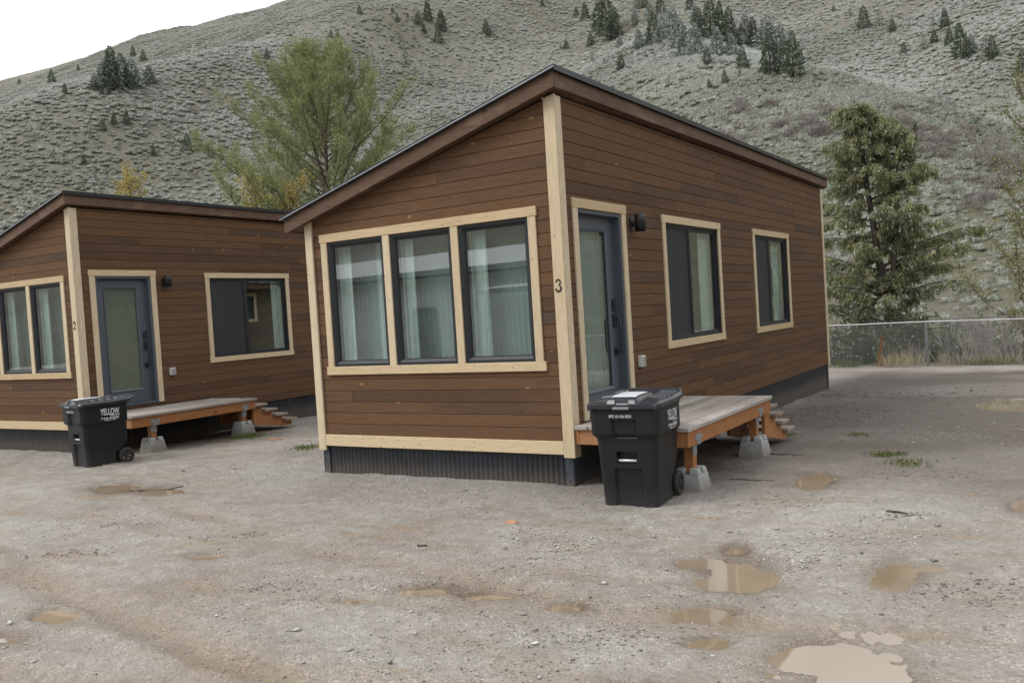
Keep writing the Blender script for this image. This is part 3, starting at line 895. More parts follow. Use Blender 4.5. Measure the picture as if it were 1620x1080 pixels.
    MB().box(hx-.033, hx+.033, .050, .076, 1.52, 1.665).build('lock_plate', M['black'], dr, bevel=.006)
    hd = MB().tube([(hx, .072, 1.60), (hx, .015, 1.60), (hx, .002, 1.57), (hx, .002, 1.27), (hx, .015, 1.24), (hx, .072, 1.24)], .011, 8)
    hd.box(hx-.03, hx+.03, .058, .076, 1.20, 1.285)
    hd.build('pull_handle', M['black'], dr)
    trim_set(cab, DL, R(90), du0, du1, dz0+.02, dz1, .095, sill=False)
    # side windows
    slider(cab, (0, 0, 0), R(90), *A_, seed=seed+10, curt=.34 if full else .22)
    slider(cab, (0, 0, 0), R(90), *B_, seed=seed+20, curt=.42)
    if full: slider(cab, (-W, L, 0), R(-90), *lw[0], seed=seed+30)
    # lamp, outlet, number
    lm = MB().box(1.595, 1.685, -.037, -.019, 2.60, 2.74)
    lm.tube([(1.64, -.037, 2.67), (1.64, -.085, 2.67)], .028, 10)
    o = lm.build('wall_lamp', M['black'], cab, (0, 0, 0), R90, .002)
    sh = MB()
    ring = []
    for (rr, z) in ((.057, 2.585), (.062, 2.582), (.062, 2.77), (.058, 2.774), (.0, 2.774)): ring.append((rr, z))
    V = []; F = []; n = 20
    for rr, z in ring:
        for k_ in range(n): V.append((1.64+rr*math.cos(2*math.pi*k_/n), -.135+rr*math.sin(2*math.pi*k_/n), z))
    for i in range(len(ring)-1):
        for k_ in range(n): F.append((i*n+k_, i*n+(k_+1) % n, (i+1)*n+(k_+1) % n, (i+1)*n+k_))
    sh.add(V, F, True)
    sh.build('lamp_shade', M['black'], o)
    ob = MB().box(1.615, 1.725, -.075, -.020, 1.035, 1.165).build('outlet_box', M['outletbox'], cab, (0, 0, 0), R90, .006)
    MB().box(1.628, 1.712, -.081, -.0755, 1.05, 1.15).build('outlet_cover', M['outlet'], ob, bevel=.002)
    ribbon_digit(DIGIT[number], M['number'], cab, (-.064, -.0505, 1.925), .125)
    # roof
    of, os_, ol, ob_ = .152, .105, .256, .274
    zr = lambda x: 4.0814-.2753*(os_-x)
    x0, x1, y0, y1 = -W-ol, os_, -of, L+ob_
    mb = MB().hexa([(x0+.03,y0+.03,zr(x0+.03)-.075),(x1-.03,y0+.03,zr(x1-.03)-.075),(x1-.03,y1-.03,zr(x1-.03)-.075),(x0+.03,y1-.03,zr(x0+.03)-.075),
                    (x0+.012,y0+.012,zr(x0)-.022),(x1-.012,y0+.012,zr(x1)-.022),(x1-.012,y1-.012,zr(x1)-.022),(x0+.012,y1-.012,zr(x0)-.022)])
    roof = mb.build('roof', M['sheath'], cab)
    mb = MB().hexa([(x0-.03,y0-.03,zr(x0-.03)-.020),(x1+.03,y0-.03,zr(x1+.03)-.020),(x1+.03,y1+.03,zr(x1+.03)-.020),(x0-.03,y1+.03,zr(x0-.03)-.020),
                    (x0-.03,y0-.03,zr(x0-.03)),(x1+.03,y0-.03,zr(x1+.03)),(x1+.03,y1+.03,zr(x1+.03)),(x0-.03,y1+.03,zr(x0-.03))])
    mb.build('roof_covering', M['roofmetal'], roof)
    # standing seams across the roof covering
    for i in range(27):
        yy = .1+i*.41
        s_ = MB().hexa([(x0,yy,zr(x0)),(x1,yy,zr(x1)),(x1,yy+.014,zr(x1)),(x0,yy+.014,zr(x0)),(x0,yy,zr(x0)+.022),(x1,yy,zr(x1)+.022),(x1,yy+.014,zr(x1)+.022),(x0,yy+.014,zr(x0)+.022)])
        s_.build('roof_seam', M['roofmetal'], roof)
    fh_ = .185
    sl = math.atan(.2753)
    def sloped(name, xa, xb, ya, yb, mat, dz0, dz1):
        mb = MB().hexa([(0,0,zr(xa)-dz0-zr(xa)),(xb-xa,0,zr(xb)-dz0-zr(xa)),(xb-xa,yb-ya,zr(xb)-dz0-zr(xa)),(0,yb-ya,zr(xa)-dz0-zr(xa)),
                        (0,0,zr(xa)-dz1-zr(xa)),(xb-xa,0,zr(xb)-dz1-zr(xa)),(xb-xa,yb-ya,zr(xb)-dz1-zr(xa)),(0,yb-ya,zr(xa)-dz1-zr(xa))])
        return mb.build(name, mat, roof, (xa, ya, zr(xa)), bevel=.002)
    xm = x0+1.42
    sloped('fascia_board', x0, xm-.001, y0, y0+.038, M['fascia'], fh_, .024)
    sloped('fascia_board', xm+.001, x1, y0, y0+.038, M['fascia'], fh_, .024)
    sloped('fascia_board', x0, x1, y1-.038, y1, M['fascia'], fh_, .024)
    for ya, yb in ((y0+.039, 1.05), (1.053, 5.4), (5.403, y1-.039)):
        board(roof, 'fascia_board', x1-.038, x1, ya, yb, zr(x1)-fh_-.0, zr(x1)-.034, M['fascia_y'])
    board(roof, 'fascia_board', x0, x0+.038, y0+.039, y1-.039, zr(x0)-fh_+.012, zr(x0)-.026, M['fascia_y'])
    # drip edges
    sloped('drip_edge', x0-.034, x1+.034, y0-.036, y0-.031, M['roofmetal'], .030, -.012)
    sloped('drip_edge', x0-.034, x1+.034, y0-.040, y0-.0365, M['drip'], .016, .007)
    MB().box(x1+.031, x1+.035, y0-.03, y1+.03, zr(x1+.03)-.045, zr(x1+.03)+.012).build('drip_edge', M['roofmetal'], roof)
    # soffit
    so = MB().hexa([(x0+.04,y0+.04,zr(x0+.04)-.170),(x1-.04,y0+.04,zr(x1-.04)-.170),(x1-.04,y1-.04,zr(x1-.04)-.170),(x0+.04,y1-.04,zr(x0+.04)-.170),
                    (x0+.04,y0+.04,zr(x0+.04)-.155),(x1-.04,y0+.04,zr(x1-.04)-.155),(x1-.04,y1-.04,zr(x1-.04)-.155),(x0+.04,y1-.04,zr(x0+.04)-.155)])
    so.build('soffit', M['fascia'], roof)
    return cab

R90 = (0, 0, R(90))
M['fascia_y'] = wood_mat('stained_fascia_side', [(0, (.105, .062, .040)), (1, (.145, .088, .060))], .6, .5, knots=(.05, .028, .02), wear=(.22, .155, .115), axis='y', spec=.2)
build_cabin((0, 0, 0), 0.0, '3', 'brown timber cabin with number 3 on its pale corner post, nearest the camera', 5, True)
build_cabin((HX, HY, -.012), HYAW, '2', 'brown timber cabin with number 2 on its corner post, cut off at the left edge', 23, False)

# ------------------------------------------------------------------ entrance decks
def build_deck(loc, yaw, top, label, ntread, gz, seed, length, pshift=0.0):
    d = empty('deck', loc, yaw)
    tag(d, label, 'deck', 'timber entrance decks on concrete piers')
    rn = random.Random(seed)
    X0, X1, Y0, Y1 = .07, 1.235, -.05, length
    n = 8; w = (X1-X0+.03)/n
    for i in range(n):
        mb = MB().box(0, w-.007, 0, Y1-Y0+.05, 0, .038)
        o = mb.build('deck_board', M['deckwood'], d, (X0+i*w, Y0-.025+rn.uniform(-.008, .008), top-.038+rn.uniform(-.002, .002)), (rn.uniform(-.001, .001), 0, 0), .004)
    zt, zb = top-.040, top-.185
    board(d, 'rim_joist', X1-.038, X1, Y0, Y1, zb, zt, M['cedar'])
    board(d, 'rim_joist', X0, X0+.038, Y0, Y1, zb, zt, M['cedar'])
    for yy in (Y0, Y1-.038): board(d, 'rim_joist', X0+.039, X1-.039, yy, yy+.038, zb, zt, M['cedar_x'])
    for i in range(1, 5):
        yy = Y0+(Y1-Y0)*i/5; board(d, 'joist', X0+.04, X1-.04, yy, yy+.038, zb+.002, zt-.001, M['cedar_x'])
    for (px, py) in ((X1-.14, Y0+.22+pshift), (X1-.14, Y1-.42+pshift)):
        pz = gz+.20
        board(d, 'post', px, px+.092, py, py+.092, pz-.05, zb-.001, M['cedar_z'])
        if px > .6:
            mb = MB().box(px+.093, px+.097, py-.004, py+.096, zb-.11, zb-.002)
            mb.box(X1+.001, X1+.005, py-.045, py+.125, zb+.045, zb+.095)
            mb.box(X1+.001, X1+.005, py-.004, py+.096, zb+.001, zb+.0448)
            mb.box(px+.0971, X1+.005, py-.004, py+.096, zb-.004, zb-.0005)
            mb.build('post_bracket', M['steel'], d)
        # cast pier block: tapered with a cross slot in the top
        cx, cy = px+.046, py+.046; b_, t_ = .16, .105
        pb = MB()
        g_ = .024
        for sx in (-1, 1):
            for sy in (-1, 1):
                x_ = sorted((sx*g_, sx*t_)); y_ = sorted((sy*g_, sy*t_))
                xb = sorted((sx*.0, sx*(t_+(b_-t_)*.28))); yb = sorted((sy*.0, sy*(t_+(b_-t_)*.28)))
                pb.hexa([(cx+(sx*g_ if abs(x) < 1e-6 else x), cy+(sy*g_ if abs(y) < 1e-6 else y), pz-.055) for x, y in ((xb[0],yb[0]),(xb[1],yb[0]),(xb[1],yb[1]),(xb[0],yb[1]))] +
                        [(cx+x, cy+y, pz) for x, y in ((x_[0],y_[0]),(x_[1],y_[0]),(x_[1],y_[1]),(x_[0],y_[1]))])
        m_ = t_+(b_-t_)*.28
        pb.hexa([(cx+x*b_, cy+y*b_, gz-.08) for x, y in ((-1,-1),(1,-1),(1,1),(-1,1))]+[(cx+x*m_, cy+y*m_, pz-.056) for x, y in ((-1,-1),(1,-1),(1,1),(-1,1))])
        pb.build('pier_block', M['concrete'], d, bevel=.006)
    # stairs off the far end
    rise = (top-gz)/(ntread+1); run = .235
    sx0, sx1 = .24, 1.16
    for sx in (sx0, (sx0+sx1)/2, sx1-.04):
        pts = [(Y1+.001, top-.045), (Y1+.001, top-.045-.24)]
        yb = Y1+run*ntread
        poly = [(Y1+.001, top-rise-.04)]
        for k in range(ntread):
            poly.append((Y1+run*(k+1)-.03, top-rise*(k+1)-.04)); 
            if k < ntread-1: poly.append((Y1+run*(k+1)-.03, top-rise*(k+2)-.04))
        poly += [(Y1+run*ntread-.03, gz-.01), (Y1+run*ntread-.24, gz-.01), (Y1+.001, top-rise-.36)]
        MB().prism([(p[0], p[1]) for p in poly], 'x', 0, .04).build('stringer', M['cedar'], d, (sx, 0, 0), bevel=0)
    for k in range(ntread):
        mb = MB().box(0, sx1-sx0+.16, 0, .285, 0, .038)
        mb.build('tread', M['deckwood_x'], d, (sx0-.08, Y1+run*k-.005+.002, top-rise*(k+1)-.0385+.0), (0, 0, rn.uniform(-.01, .01)), .004)
    return d

build_deck((0, 0, 0), 0, .595, 'weathered deck with steps, beside the cabin numbered 3', 4, -.015, 3, 2.56)
build_deck((HX, HY+.0, 0), HYAW, .525, 'smaller looking grey deck at the left, in front of the half hidden cabin', 4, -.05, 9, 2.42, .14)

# ------------------------------------------------------------------ wheeled bins
def text_mesh(txt, offset=0.0, spacing=1.0):
    cu = bpy.data.curves.new('lettering', 'FONT'); cu.body = txt; cu.offset = offset; cu.space_character = spacing
    cu.align_x = 'CENTER'; cu.resolution_u = 3
    o = bpy.data.objects.new('lettering', cu); COL.objects.link(o)
    dg = bpy.context.evaluated_depsgraph_get(); dg.update()
    me = bpy.data.meshes.new_from_object(o.evaluated_get(dg))
    bpy.data.objects.remove(o); bpy.data.curves.remove(cu)
    me.materials.clear()
    return me

def lettering(parent, txt, c, width, height, rot, name='lettering', offset=.0, mat='print', shear=0.0):
    me = text_mesh(txt, offset)
    n = len(me.vertices); co = np.zeros(n*3, np.float32); me.vertices.foreach_get('co', co); co = co.reshape(-1, 3)
    mn, mx_ = co.min(0), co.max(0)
    co = (co-(mn+mx_)/2)/np.where(mx_-mn > 1e-6, mx_-mn, 1)*np.array([width, height, 0])
    co[:, 0] += shear*co[:, 1]
    me.vertices.foreach_set('co', co.ravel()); me.update()
    return link(name, me, M[mat], parent, c, rot)

def build_bin(loc, yaw, label, code):
    b = empty('wheeled_bin', loc, yaw)
    tag(b, label, 'bin', 'black wheeled bins by the decks')
    HZ = .885
    def prof(z):
        t = z/HZ; st = float(sstep(.585, .645, z))
        hx = .252+.030*min(z/.58, 1)+.034*st
        yf = -(.262+.030*min(z/.58, 1)+.040*st)
        yb = .235+.085*float(sstep(.20, .36, z))+.020*t
        return hx, yf, yb
    zs_ = [0, .006, .02, .05, .09, .13, .17, .20, .235, .27, .30, .318, .326, .335, .345, .36, .372, .38, .388, .40, .43, .455, .468, .476, .484, .50, .53, .56, .585, .60, .615, .63, .645, .66, .70, .74, .752, .760, .768, .79, .83, .855, .858, HZ]
    nS, nC = 26, 6; rc = .055
    def per(hx, yf, yb, r_):
        pts = []; tg = []
        def side(p, q, nrm):
            for i in range(nS):
                # cluster samples evenly
                t = i/(nS-1); pts.append((p[0]+(q[0]-p[0])*t, p[1]+(q[1]-p[1])*t)); tg.append(nrm)
        def cor(cx, cy, a0):
            for i in range(1, nC):
                a = R(a0+90*i/nC); pts.append((cx+r_*math.cos(a), cy+r_*math.sin(a))); tg.append(None)
        side((-hx+r_, yf), (hx-r_, yf), 'f'); cor(hx-r_, yf+r_, -90)
        side((hx, yf+r_), (hx, yb-r_), 'r'); cor(hx-r_, yb-r_, 0)
        side((hx-r_, yb), (-hx+r_, yb), 'b'); cor(-hx+r_, yb-r_, 90)
        side((-hx, yb-r_), (-hx, yf+r_), 'l'); cor(-hx+r_, yf+r_, 180)
        return pts, tg
    V = []; F = []
    for z in zs_:
        hx, yf, yb = prof(z)
        if z > .856: hx += .008; yf -= .008; yb += .008
        pts, tg = per(hx, yf, yb, rc)
        for (x, y), g in zip(pts, tg):
            if g == 'f':
                d = 0
                ax = abs(x)
                if ax < .128 and .0 <= z < .330: d = .026*float(sstep(.128, .112, ax))
                if ax < .082 and .385 < z < .480: d = .055
                if ax < .118 and .600 < z < .764: d = .030*float(sstep(.118, .104, ax))
                if ax < .118 and .645 > z > .58: d = max(d, .0)
                y += d
            if g in ('r', 'l') and z < .20 and y > .15:      # wheel wells
                x -= math.copysign(.05, x)
            V.append((x, y, z))
    n = 4*(nS+nC-1)
    for i in range(len(zs_)-1):
        for k in range(n): F.append((i*n+k, i*n+(k+1) % n, (i+1)*n+(k+1) % n, (i+1)*n+k))
    F.append(tuple(range(n-1, -1, -1)))
    me = bpy.data.meshes.new('bin_body'); me.from_pydata(V, [], F); me.polygons.foreach_set('use_smooth', [True]*len(F))
    bm = bmesh.new(); bm.from_mesh(me)
    for e in bm.edges:
        if len(e.link_faces) == 2 and e.calc_face_angle(0) > .42: e.smooth = False
    bm.to_mesh(me); bm.free(); me.update()
    body = link('bin_body', me, M['bin'], b)
    # lift bar
    MB().tube([(-.083, -.262, .402), (.083, -.262, .402)], .0125, 10).build('lift_bar', M['liftbar'], b)
    # lid: domed sheet with a raised centre and side ribs, rolled skirt and rear lip
    nx, ny = 61, 97
    xs = np.linspace(-1, 1, nx); ys = np.linspace(-.368, .452, ny)
    X, Y = np.meshgrid(xs, ys)
    half = .338-.030*sstep(-.30, -.37, Y)*1.0-.035*sstep(.33, .45, Y)
    XX = X*half
    Z = .922+.020*(1-X**2)*sstep(-.37, -.2, Y)*(1-.5*sstep(.2, .45, Y))+.016*sstep(.05, .40, Y)
    Z = Z+.024*sstep(.34, .45, Y)-.020*sstep(-.31, -.368, Y)
    rc_ = sstep(.155, .128, np.abs(XX))*sstep(-.355, -.335, Y)*(1-sstep(.07, .10, Y))
    Z = Z+.028*rc_
    Z = Z-.030*(np.abs(XX) < .055)*(Y > -.352)*(Y < -.312)
    for yc in (-.11, .005, .115, .22, .31):
        rb = np.exp(-((Y-yc)/.017)**4)*sstep(.155, .17, np.abs(XX))*(1-sstep(.268, .292, np.abs(XX)))
        Z = Z+.020*rb
    Z = Z-.016*sstep(.93, 1.0, np.abs(X))
    top = np.stack([XX, Y, Z], -1).reshape(-1, 3)
    bot = top.copy(); bot[:, 2] = np.minimum(bot[:, 2]-.012, bot[:, 2]-.012)
    ring = [i for i in range(nx)]+[j*nx+nx-1 for j in range(1, ny)]+[(ny-1)*nx+i for i in range(nx-2, -1, -1)]+[j*nx for j in range(ny-2, 0, -1)]
    V = [tuple(p) for p in top]; F = []
    for j in range(ny-1):
        for i in range(nx-1): a = j*nx+i; F.append((a, a+1, a+nx+1, a+nx))
    base = len(V)
    for q in ring:
        x, y, z = top[q]; k = 1.0 if y < .36 else .45
        V.append((x*1.012, y+(-.004 if y < -.36 else 0), z-.034*k))
    for q in ring:
        x, y, z = top[q]; k = 1.0 if y < .36 else .45
        V.append((x*.97, y*.985, z-.034*k))
    m_ = len(ring)
    for k in range(m_):
        j = (k+1) % m_
        F.append((ring[k], base+k, base+j, ring[j])); F.append((base+k, base+m_+k, base+m_+j, base+j))
    me = bpy.data.meshes.new('lid'); me.from_pydata(V, [], F); me.polygons.foreach_set('use_smooth', [True]*len(F))
    bm = bmesh.new(); bm.from_mesh(me); bmesh.ops.recalc_face_normals(bm, faces=bm.faces)
    for e in bm.edges:
        if len(e.link_faces) == 2 and e.calc_face_angle(0) > .55: e.smooth = False
    bm.to_mesh(me); bm.free(); me.update()
    lid = link('lid', me, M['lid'], b)
    # pale worn panel on the raised centre, draped a hair above it
    gx = np.linspace(-.112, .112, 9); gy = np.linspace(-.285, .055, 13); GX, GY = np.meshgrid(gx, gy)
    hz = .922+.020*(1-(GX/.322)**2)*sstep(-.37, -.2, GY)+.016*sstep(.05, .40, GY)+.028+.0028
    V = np.stack([GX, GY, hz], -1).reshape(-1, 3); F = [(j*9+i, j*9+i+1, j*9+i+10, j*9+i+9) for j in range(12) for i in range(8)]
    link('lid_panel', np_mesh('lid_panel', V, F, True), M['sticker'], lid)
    MB().box(-.075, .075, -.384, -.366, .862, .884).build('latch', M['latch'], lid, bevel=.004)
    # wheels
    for sx in (-1, 1):
        c = Vector((sx*.270, .285, .112))
        mb = MB(); n_ = 28; prof_ = [(.070, -.026), (.100, -.026), (.110, -.018), (.1125, 0), (.110, .018), (.100, .026), (.070, .026)]
        V = []; F = []
        for (rr, w) in prof_:
            for k in range(n_): V.append((c.x+w, c.y+rr*math.cos(2*math.pi*k/n_), c.z+rr*math.sin(2*math.pi*k/n_)))
        for i in range(len(prof_)-1):
            for k in range(n_): F.append((i*n_+k, i*n_+(k+1) % n_, (i+1)*n_+(k+1) % n_, (i+1)*n_+k))
        mb.add(V, F, True)
        wh = mb.build('wheel', M['tyre'], b)
        rm = MB()
        for (r0, r1, w0, w1) in ((.068, .092, -.024, .024), (.0, .026, -.03, .03)):
            V = []; F = []
            for rr, w in ((r0, w0), (r1, w0), (r1, w1), (r0, w1)):
                for k in range(n_): V.append((c.x+w, c.y+rr*math.cos(2*math.pi*k/n_), c.z+rr*math.sin(2*math.pi*k/n_)))
            for i in range(4):
                for k in range(n_): F.append((i*n_+k, i*n_+(k+1) % n_, ((i+1) % 4)*n_+(k+1) % n_, ((i+1) % 4)*n_+k))
            rm.add(V, F)
        for k in range(6):
            a = math.pi*k/3+.3; ca, sa = math.cos(a), math.sin(a)
            P = []
            for w in (-.020, .020):
                for (rr, t) in ((.02, -.012), (.02, .012), (.075, .009), (.075, -.009)):
                    P.append((c.x+w, c.y+rr*ca-t*sa, c.z+rr*sa+t*ca))
            rm.hexa(P)
        rm.build('rim', M['rim'], wh)
    MB().tube([(-.24, .285, .112), (.24, .285, .112)], .011, 8).build('axle', M['black'], b)
    rt = (R(90), 0, R(90))
    lettering(b, 'YELLOW', (.3175, .070, .772), .268, .092, rt, offset=.012)
    lettering(b, 'IRON', (.3177, .140, .716), .125, .022, rt, offset=.02, shear=.25)
    lettering(b, '734-0583', (.3175, .065, .680), .255, .027, rt, offset=.02)
    lettering(b, 'Wilson, WY', (.3175, .070, .652), .165, .020, rt, offset=.02)
    lettering(b, code, (-.025, -.3345, .800), .205, .026, (R(90), 0, 0), offset=.015)
    return b
M['liftbar'] = plain_mat('zinc_lift_bar', (.62, .63, .64), .35, .3)
M['latch'] = plain_mat('grey_latch', (.20, .21, .23), .4)
bp = at_z(1000, 800, 0.0)
build_bin((.905, -.44, -.005), R(5.0), 'black wheeled bin standing in front of the deck of the cabin numbered 3', 'RPC 62 426 8053')
build_bin((-7.60, -.29, -.062), R(-8.3), 'black wheeled bin in front of the left cabin, beside the front end of its deck', 'R62 0994')

# ------------------------------------------------------------------ chain-link fence
FY = 17.05
fence = empty('chain_link_fence', (0, FY, -.3)); tag(fence, 'grey chain link fence with a bent pale top rail along the yard edge', 'fence')
M['rail'] = plain_mat('pale_galvanised_rail', (.50, .51, .52), .5, .3, var=.1)
M['wire'] = plain_mat('fence_wire', (.36, .37, .38), .45, .5)
M['fpost'] = plain_mat('fence_post_metal', (.30, .32, .34), .5, .4)
fpts = [(-22.0+i*.5, .012*math.sin(i*.9), 1.155+.018*math.sin(i*.33+1)+.012*math.sin(i*.71)) for i in range(77)]
MB().tube(fpts, .016, 8).build('top_rail', M['rail'], fence)
for px in (-22, -18.9, -15.8, -12.7, -9.6, -6.4, -2.9, 1.06, 4.6, 8.0, 11.4, 14.8):
    MB().tube([(px, .03, -.4), (px, .03, 1.10), (px, .03, 1.16)], [.028, .028, .031], 10).build('fence_post', M['fpost'], fence)
V = []; F = []
def strand(x0, z0, x1, z1, r=.0021):
    n = len(V)
    d = math.hypot(x1-x0, z1-z0); nx_, nz_ = -(z1-z0)/d*r, (x1-x0)/d*r
    for (x, z) in ((x0, z0), (x1, z1)):
        V.extend([(x+nx_, 0, z+nz_), (x-nx_*.5, .0045, z-nz_*.5), (x-nx_*.5, -.0045, z-nz_*.5)])
    F.extend([(n, n+1, n+4, n+3), (n+1, n+2, n+5, n+4), (n+2, n, n+3, n+5)])
hh_ = 1.13; x = -22.0
while x < 15.6:
    strand(x, 0.0, x+hh_*.8, hh_); strand(x+hh_*.8, 0.0, x, hh_); x += .062
me = bpy.data.meshes.new('wire_mesh'); me.from_pydata(V, [], F); me.update()
tag(link('wire_mesh', me, M['wire'], fence), kind='stuff')

# ------------------------------------------------------------------ vegetation helpers
def blades(P, D, ln_, wd, rg):
    """diamond leaf faces: base P (n,3), direction D, length, width"""
    n = len(P); D = D/np.maximum(np.linalg.norm(D, axis=1, keepdims=True), 1e-9)
    q = rg.normal(size=(n, 3)); s = np.cross(D, q); s /= np.maximum(np.linalg.norm(s, axis=1, keepdims=True), 1e-9)
    ln_ = np.broadcast_to(ln_, n)[:, None]; wd = np.broadcast_to(wd, n)[:, None]
    V = np.stack([P, P+D*ln_*.55+s*wd*.5, P+D*ln_, P+D*ln_*.5-s*wd*.5], 1).reshape(-1, 3)
    F = np.arange(4*n).reshape(n, 4)
    return V, F

def foliage_mat(name, stops, snow=(.72, .75, .80), inst=False, transl=.25, snow_amt=1.0):
    mt, nd, ln, bs = new_mat(name)
    out = nd['Material Output']
    t = attr(nd, 'tint')
    rp = ramp(nd, stops); 
    if inst:
        ia = nd.new('ShaderNodeAttribute'); ia.attribute_type = 'INSTANCER'; ia.attribute_name = 'itint'
        t = maths(nd, ln, 'ADD', maths(nd, ln, 'MULTIPLY', t, .45), maths(nd, ln, 'MULTIPLY', ia.outputs['Fac'], .55), True)
    ln.new(t, rp.inputs[0]); col = rp.outputs[0]
    sf = attr(nd, 'snow')
    if inst:
        ib = nd.new('ShaderNodeAttribute'); ib.attribute_type = 'INSTANCER'; ib.attribute_name = 'isnow'
        sf = maths(nd, ln, 'MULTIPLY', sf, ib.outputs['Fac'], True)
    col = mixc(nd, ln, maths(nd, ln, 'MULTIPLY', sf, snow_amt, True), col, snow)
    ln.new(col, bs.inputs['Base Color']); bs.inputs['Roughness'].default_value = .7; bs.inputs['Specular IOR Level'].default_value = .2
    tl = nd.new('ShaderNodeBsdfTranslucent'); ln.new(col, tl.inputs[0])
    mx = nd.new('ShaderNodeMixShader'); mx.inputs[0].default_value = transl
    ln.new(bs.outputs[0], mx.inputs[1]); ln.new(tl.outputs[0], mx.inputs[2]); ln.new(mx.outputs[0], out.inputs[0])
    return mt

def leaf_mesh(name, V, F, tint, snow, per=4):
    me = np_mesh(name, V, F)
    fattr(me, 'tint', np.repeat(tint, per)); fattr(me, 'snow', np.repeat(snow, per))
    return me

M['bark'] = plain_mat('grey_brown_bark', (.13, .105, .085), .9, var=.3, scale=20, bmp=.5)
M['darkbark'] = plain_mat('dark_bark', (.075, .060, .050), .9, var=.3, scale=20, bmp=.5)
M['greytwig'] = plain_mat('bare_grey_twigs', (.30, .27, .25), .9, var=.2)
M['pine'] = foliage_mat('pine_needles', [(0, (.125, .155, .065)), (.5, (.25, .285, .125)), (1, (.39, .41, .205))], transl=.48)
M['spruce'] = foliage_mat('drooping_needles', [(0, (.12, .150, .080)), (.45, (.245, .280, .150)), (.8, (.385, .395, .21)), (1, (.47, .40, .235))], transl=.5)
M['darkbush'] = foliage_mat('dark_evergreen', [(0, (.035, .048, .025)), (.5, (.085, .105, .052)), (1, (.16, .18, .09))], transl=.3)
M['bud'] = foliage_mat('spring_buds', [(0, (.13, .15, .05)), (.5, (.23, .24, .095)), (1, (.38, .33, .16))], transl=.3)
M['yellow'] = foliage_mat('yellow_spring_leaves', [(0, (.24, .19, .06)), (.5, (.45, .36, .12)), (1, (.56, .48, .22))], transl=.3)
M['farfir'] = foliage_mat('fir_needles', [(0, (.042, .058, .038)), (.5, (.090, .115, .072)), (1, (.165, .190, .120))], transl=.2, snow=(.82, .85, .88))
M['sage'] = foliage_mat('sagebrush', [(0, (.17, .184, .138)), (.4, (.285, .300, .245)), (.75, (.365, .378, .325)), (1, (.40, .388, .305))], inst=True, transl=.25, snow=(.72, .745, .78))
M['brush'] = foliage_mat('bare_brush', [(0, (.16, .135, .130)), (.5, (.255, .220, .210)), (1, (.32, .285, .255))], inst=True, transl=.15)
M['drygrass'] = foliage_mat('dry_grass', [(0, (.30, .25, .15)), (.5, (.46, .40, .27)), (1, (.58, .53, .40))], transl=.3)
M['grass'] = foliage_mat('green_grass', [(0, (.075, .105, .025)), (.5, (.13, .17, .045)), (1, (.22, .22, .09))], transl=.3)
M['rust'] = foliage_mat('rusty_dead_needles', [(0, (.22, .10, .045)), (1, (.36, .18, .08))], transl=.2)

def hit(px, py, d0=30.0):
    k = ray(px, py); k = k/math.hypot(k[0], k[1])
    d = np.arange(d0, 640, .5)
    P = CAM[None]+k[None]*d[:, None]
    below = P[:, 2] < terrain(P[:, 0], P[:, 1])
    if not below.any(): return None
    return P[below.argmax()], d[below.argmax()]

# ------------------------------------------------------------------ sagebrush slope (uncountable)
def bush_proto(name, mat, n, seed, flat=.62, ln_=(.16, .34), wd=(.07, .13), dome=True):
    rg = np.random.default_rng(seed)
    th = rg.uniform(0, 2*np.pi, n); ph = np.arccos(rg.uniform(.0, 1, n)); rad = .5*rg.uniform(.45, 1, n)**.5
    D = np.stack([np.sin(ph)*np.cos(th), np.sin(ph)*np.sin(th), np.cos(ph)], 1)
    lump = lambda v: 1+.22*np.sin(np.arctan2(v[:, 1], v[:, 0])*3+seed)+.14*np.sin(np.arctan2(v[:, 1], v[:, 0])*5+2*seed)+.10*np.sin(v[:, 2]*9+seed)
    P = D*(rad*lump(D))[:, None]; P[:, 2] *= flat*1.25
    D2 = D+rg.normal(size=(n, 3))*.45+np.array([0, 0, .45])
    V, F = blades(P, D2, rg.uniform(*ln_, n), rg.uniform(*wd, n), rg)
    up = np.clip(P[:, 2]/.30, 0, 1)
    snow = ((rg.uniform(size=n) < .15+.55*up)*rg.uniform(.5, 1, n))
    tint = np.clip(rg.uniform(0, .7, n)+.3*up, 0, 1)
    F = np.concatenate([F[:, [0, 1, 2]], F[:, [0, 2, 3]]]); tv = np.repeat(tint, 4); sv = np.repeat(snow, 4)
    if dome:                                  # leafy body under the loose sprigs
        bm = bmesh.new(); bmesh.ops.create_icosphere(bm, subdivisions=3, radius=1.0)
        B = np.array([v.co[:] for v in bm.verts]); bf = np.array([[v.index for v in f.verts] for f in bm.faces]); bm.free()
        rr = .44*lump(B)*(1+.13*rg.uniform(-1, 1, len(B)))
        B2 = B*rr[:, None]; B2[:, 2] = np.where(B2[:, 2] > 0, B2[:, 2]*flat*1.2, B2[:, 2]*.3)
        bt = np.clip(.15+.5*np.clip(B[:, 2], 0, 1)+.3*rg.uniform(0, 1, len(B)), 0, 1); bsn = np.clip(B[:, 2]-.35, 0, 1)*rg.uniform(0, 1.3, len(B))
        F = np.concatenate([F, bf+len(V)]); V = np.concatenate([V, B2]); tv = np.concatenate([tv, bt]); sv = np.concatenate([sv, bsn])
    me = np_mesh(name, V, F); fattr(me, 'tint', tv); fattr(me, 'snow', np.clip(sv, 0, 1))
    me.materials.append(mat)
    return bpy.data.objects.new(name, me)

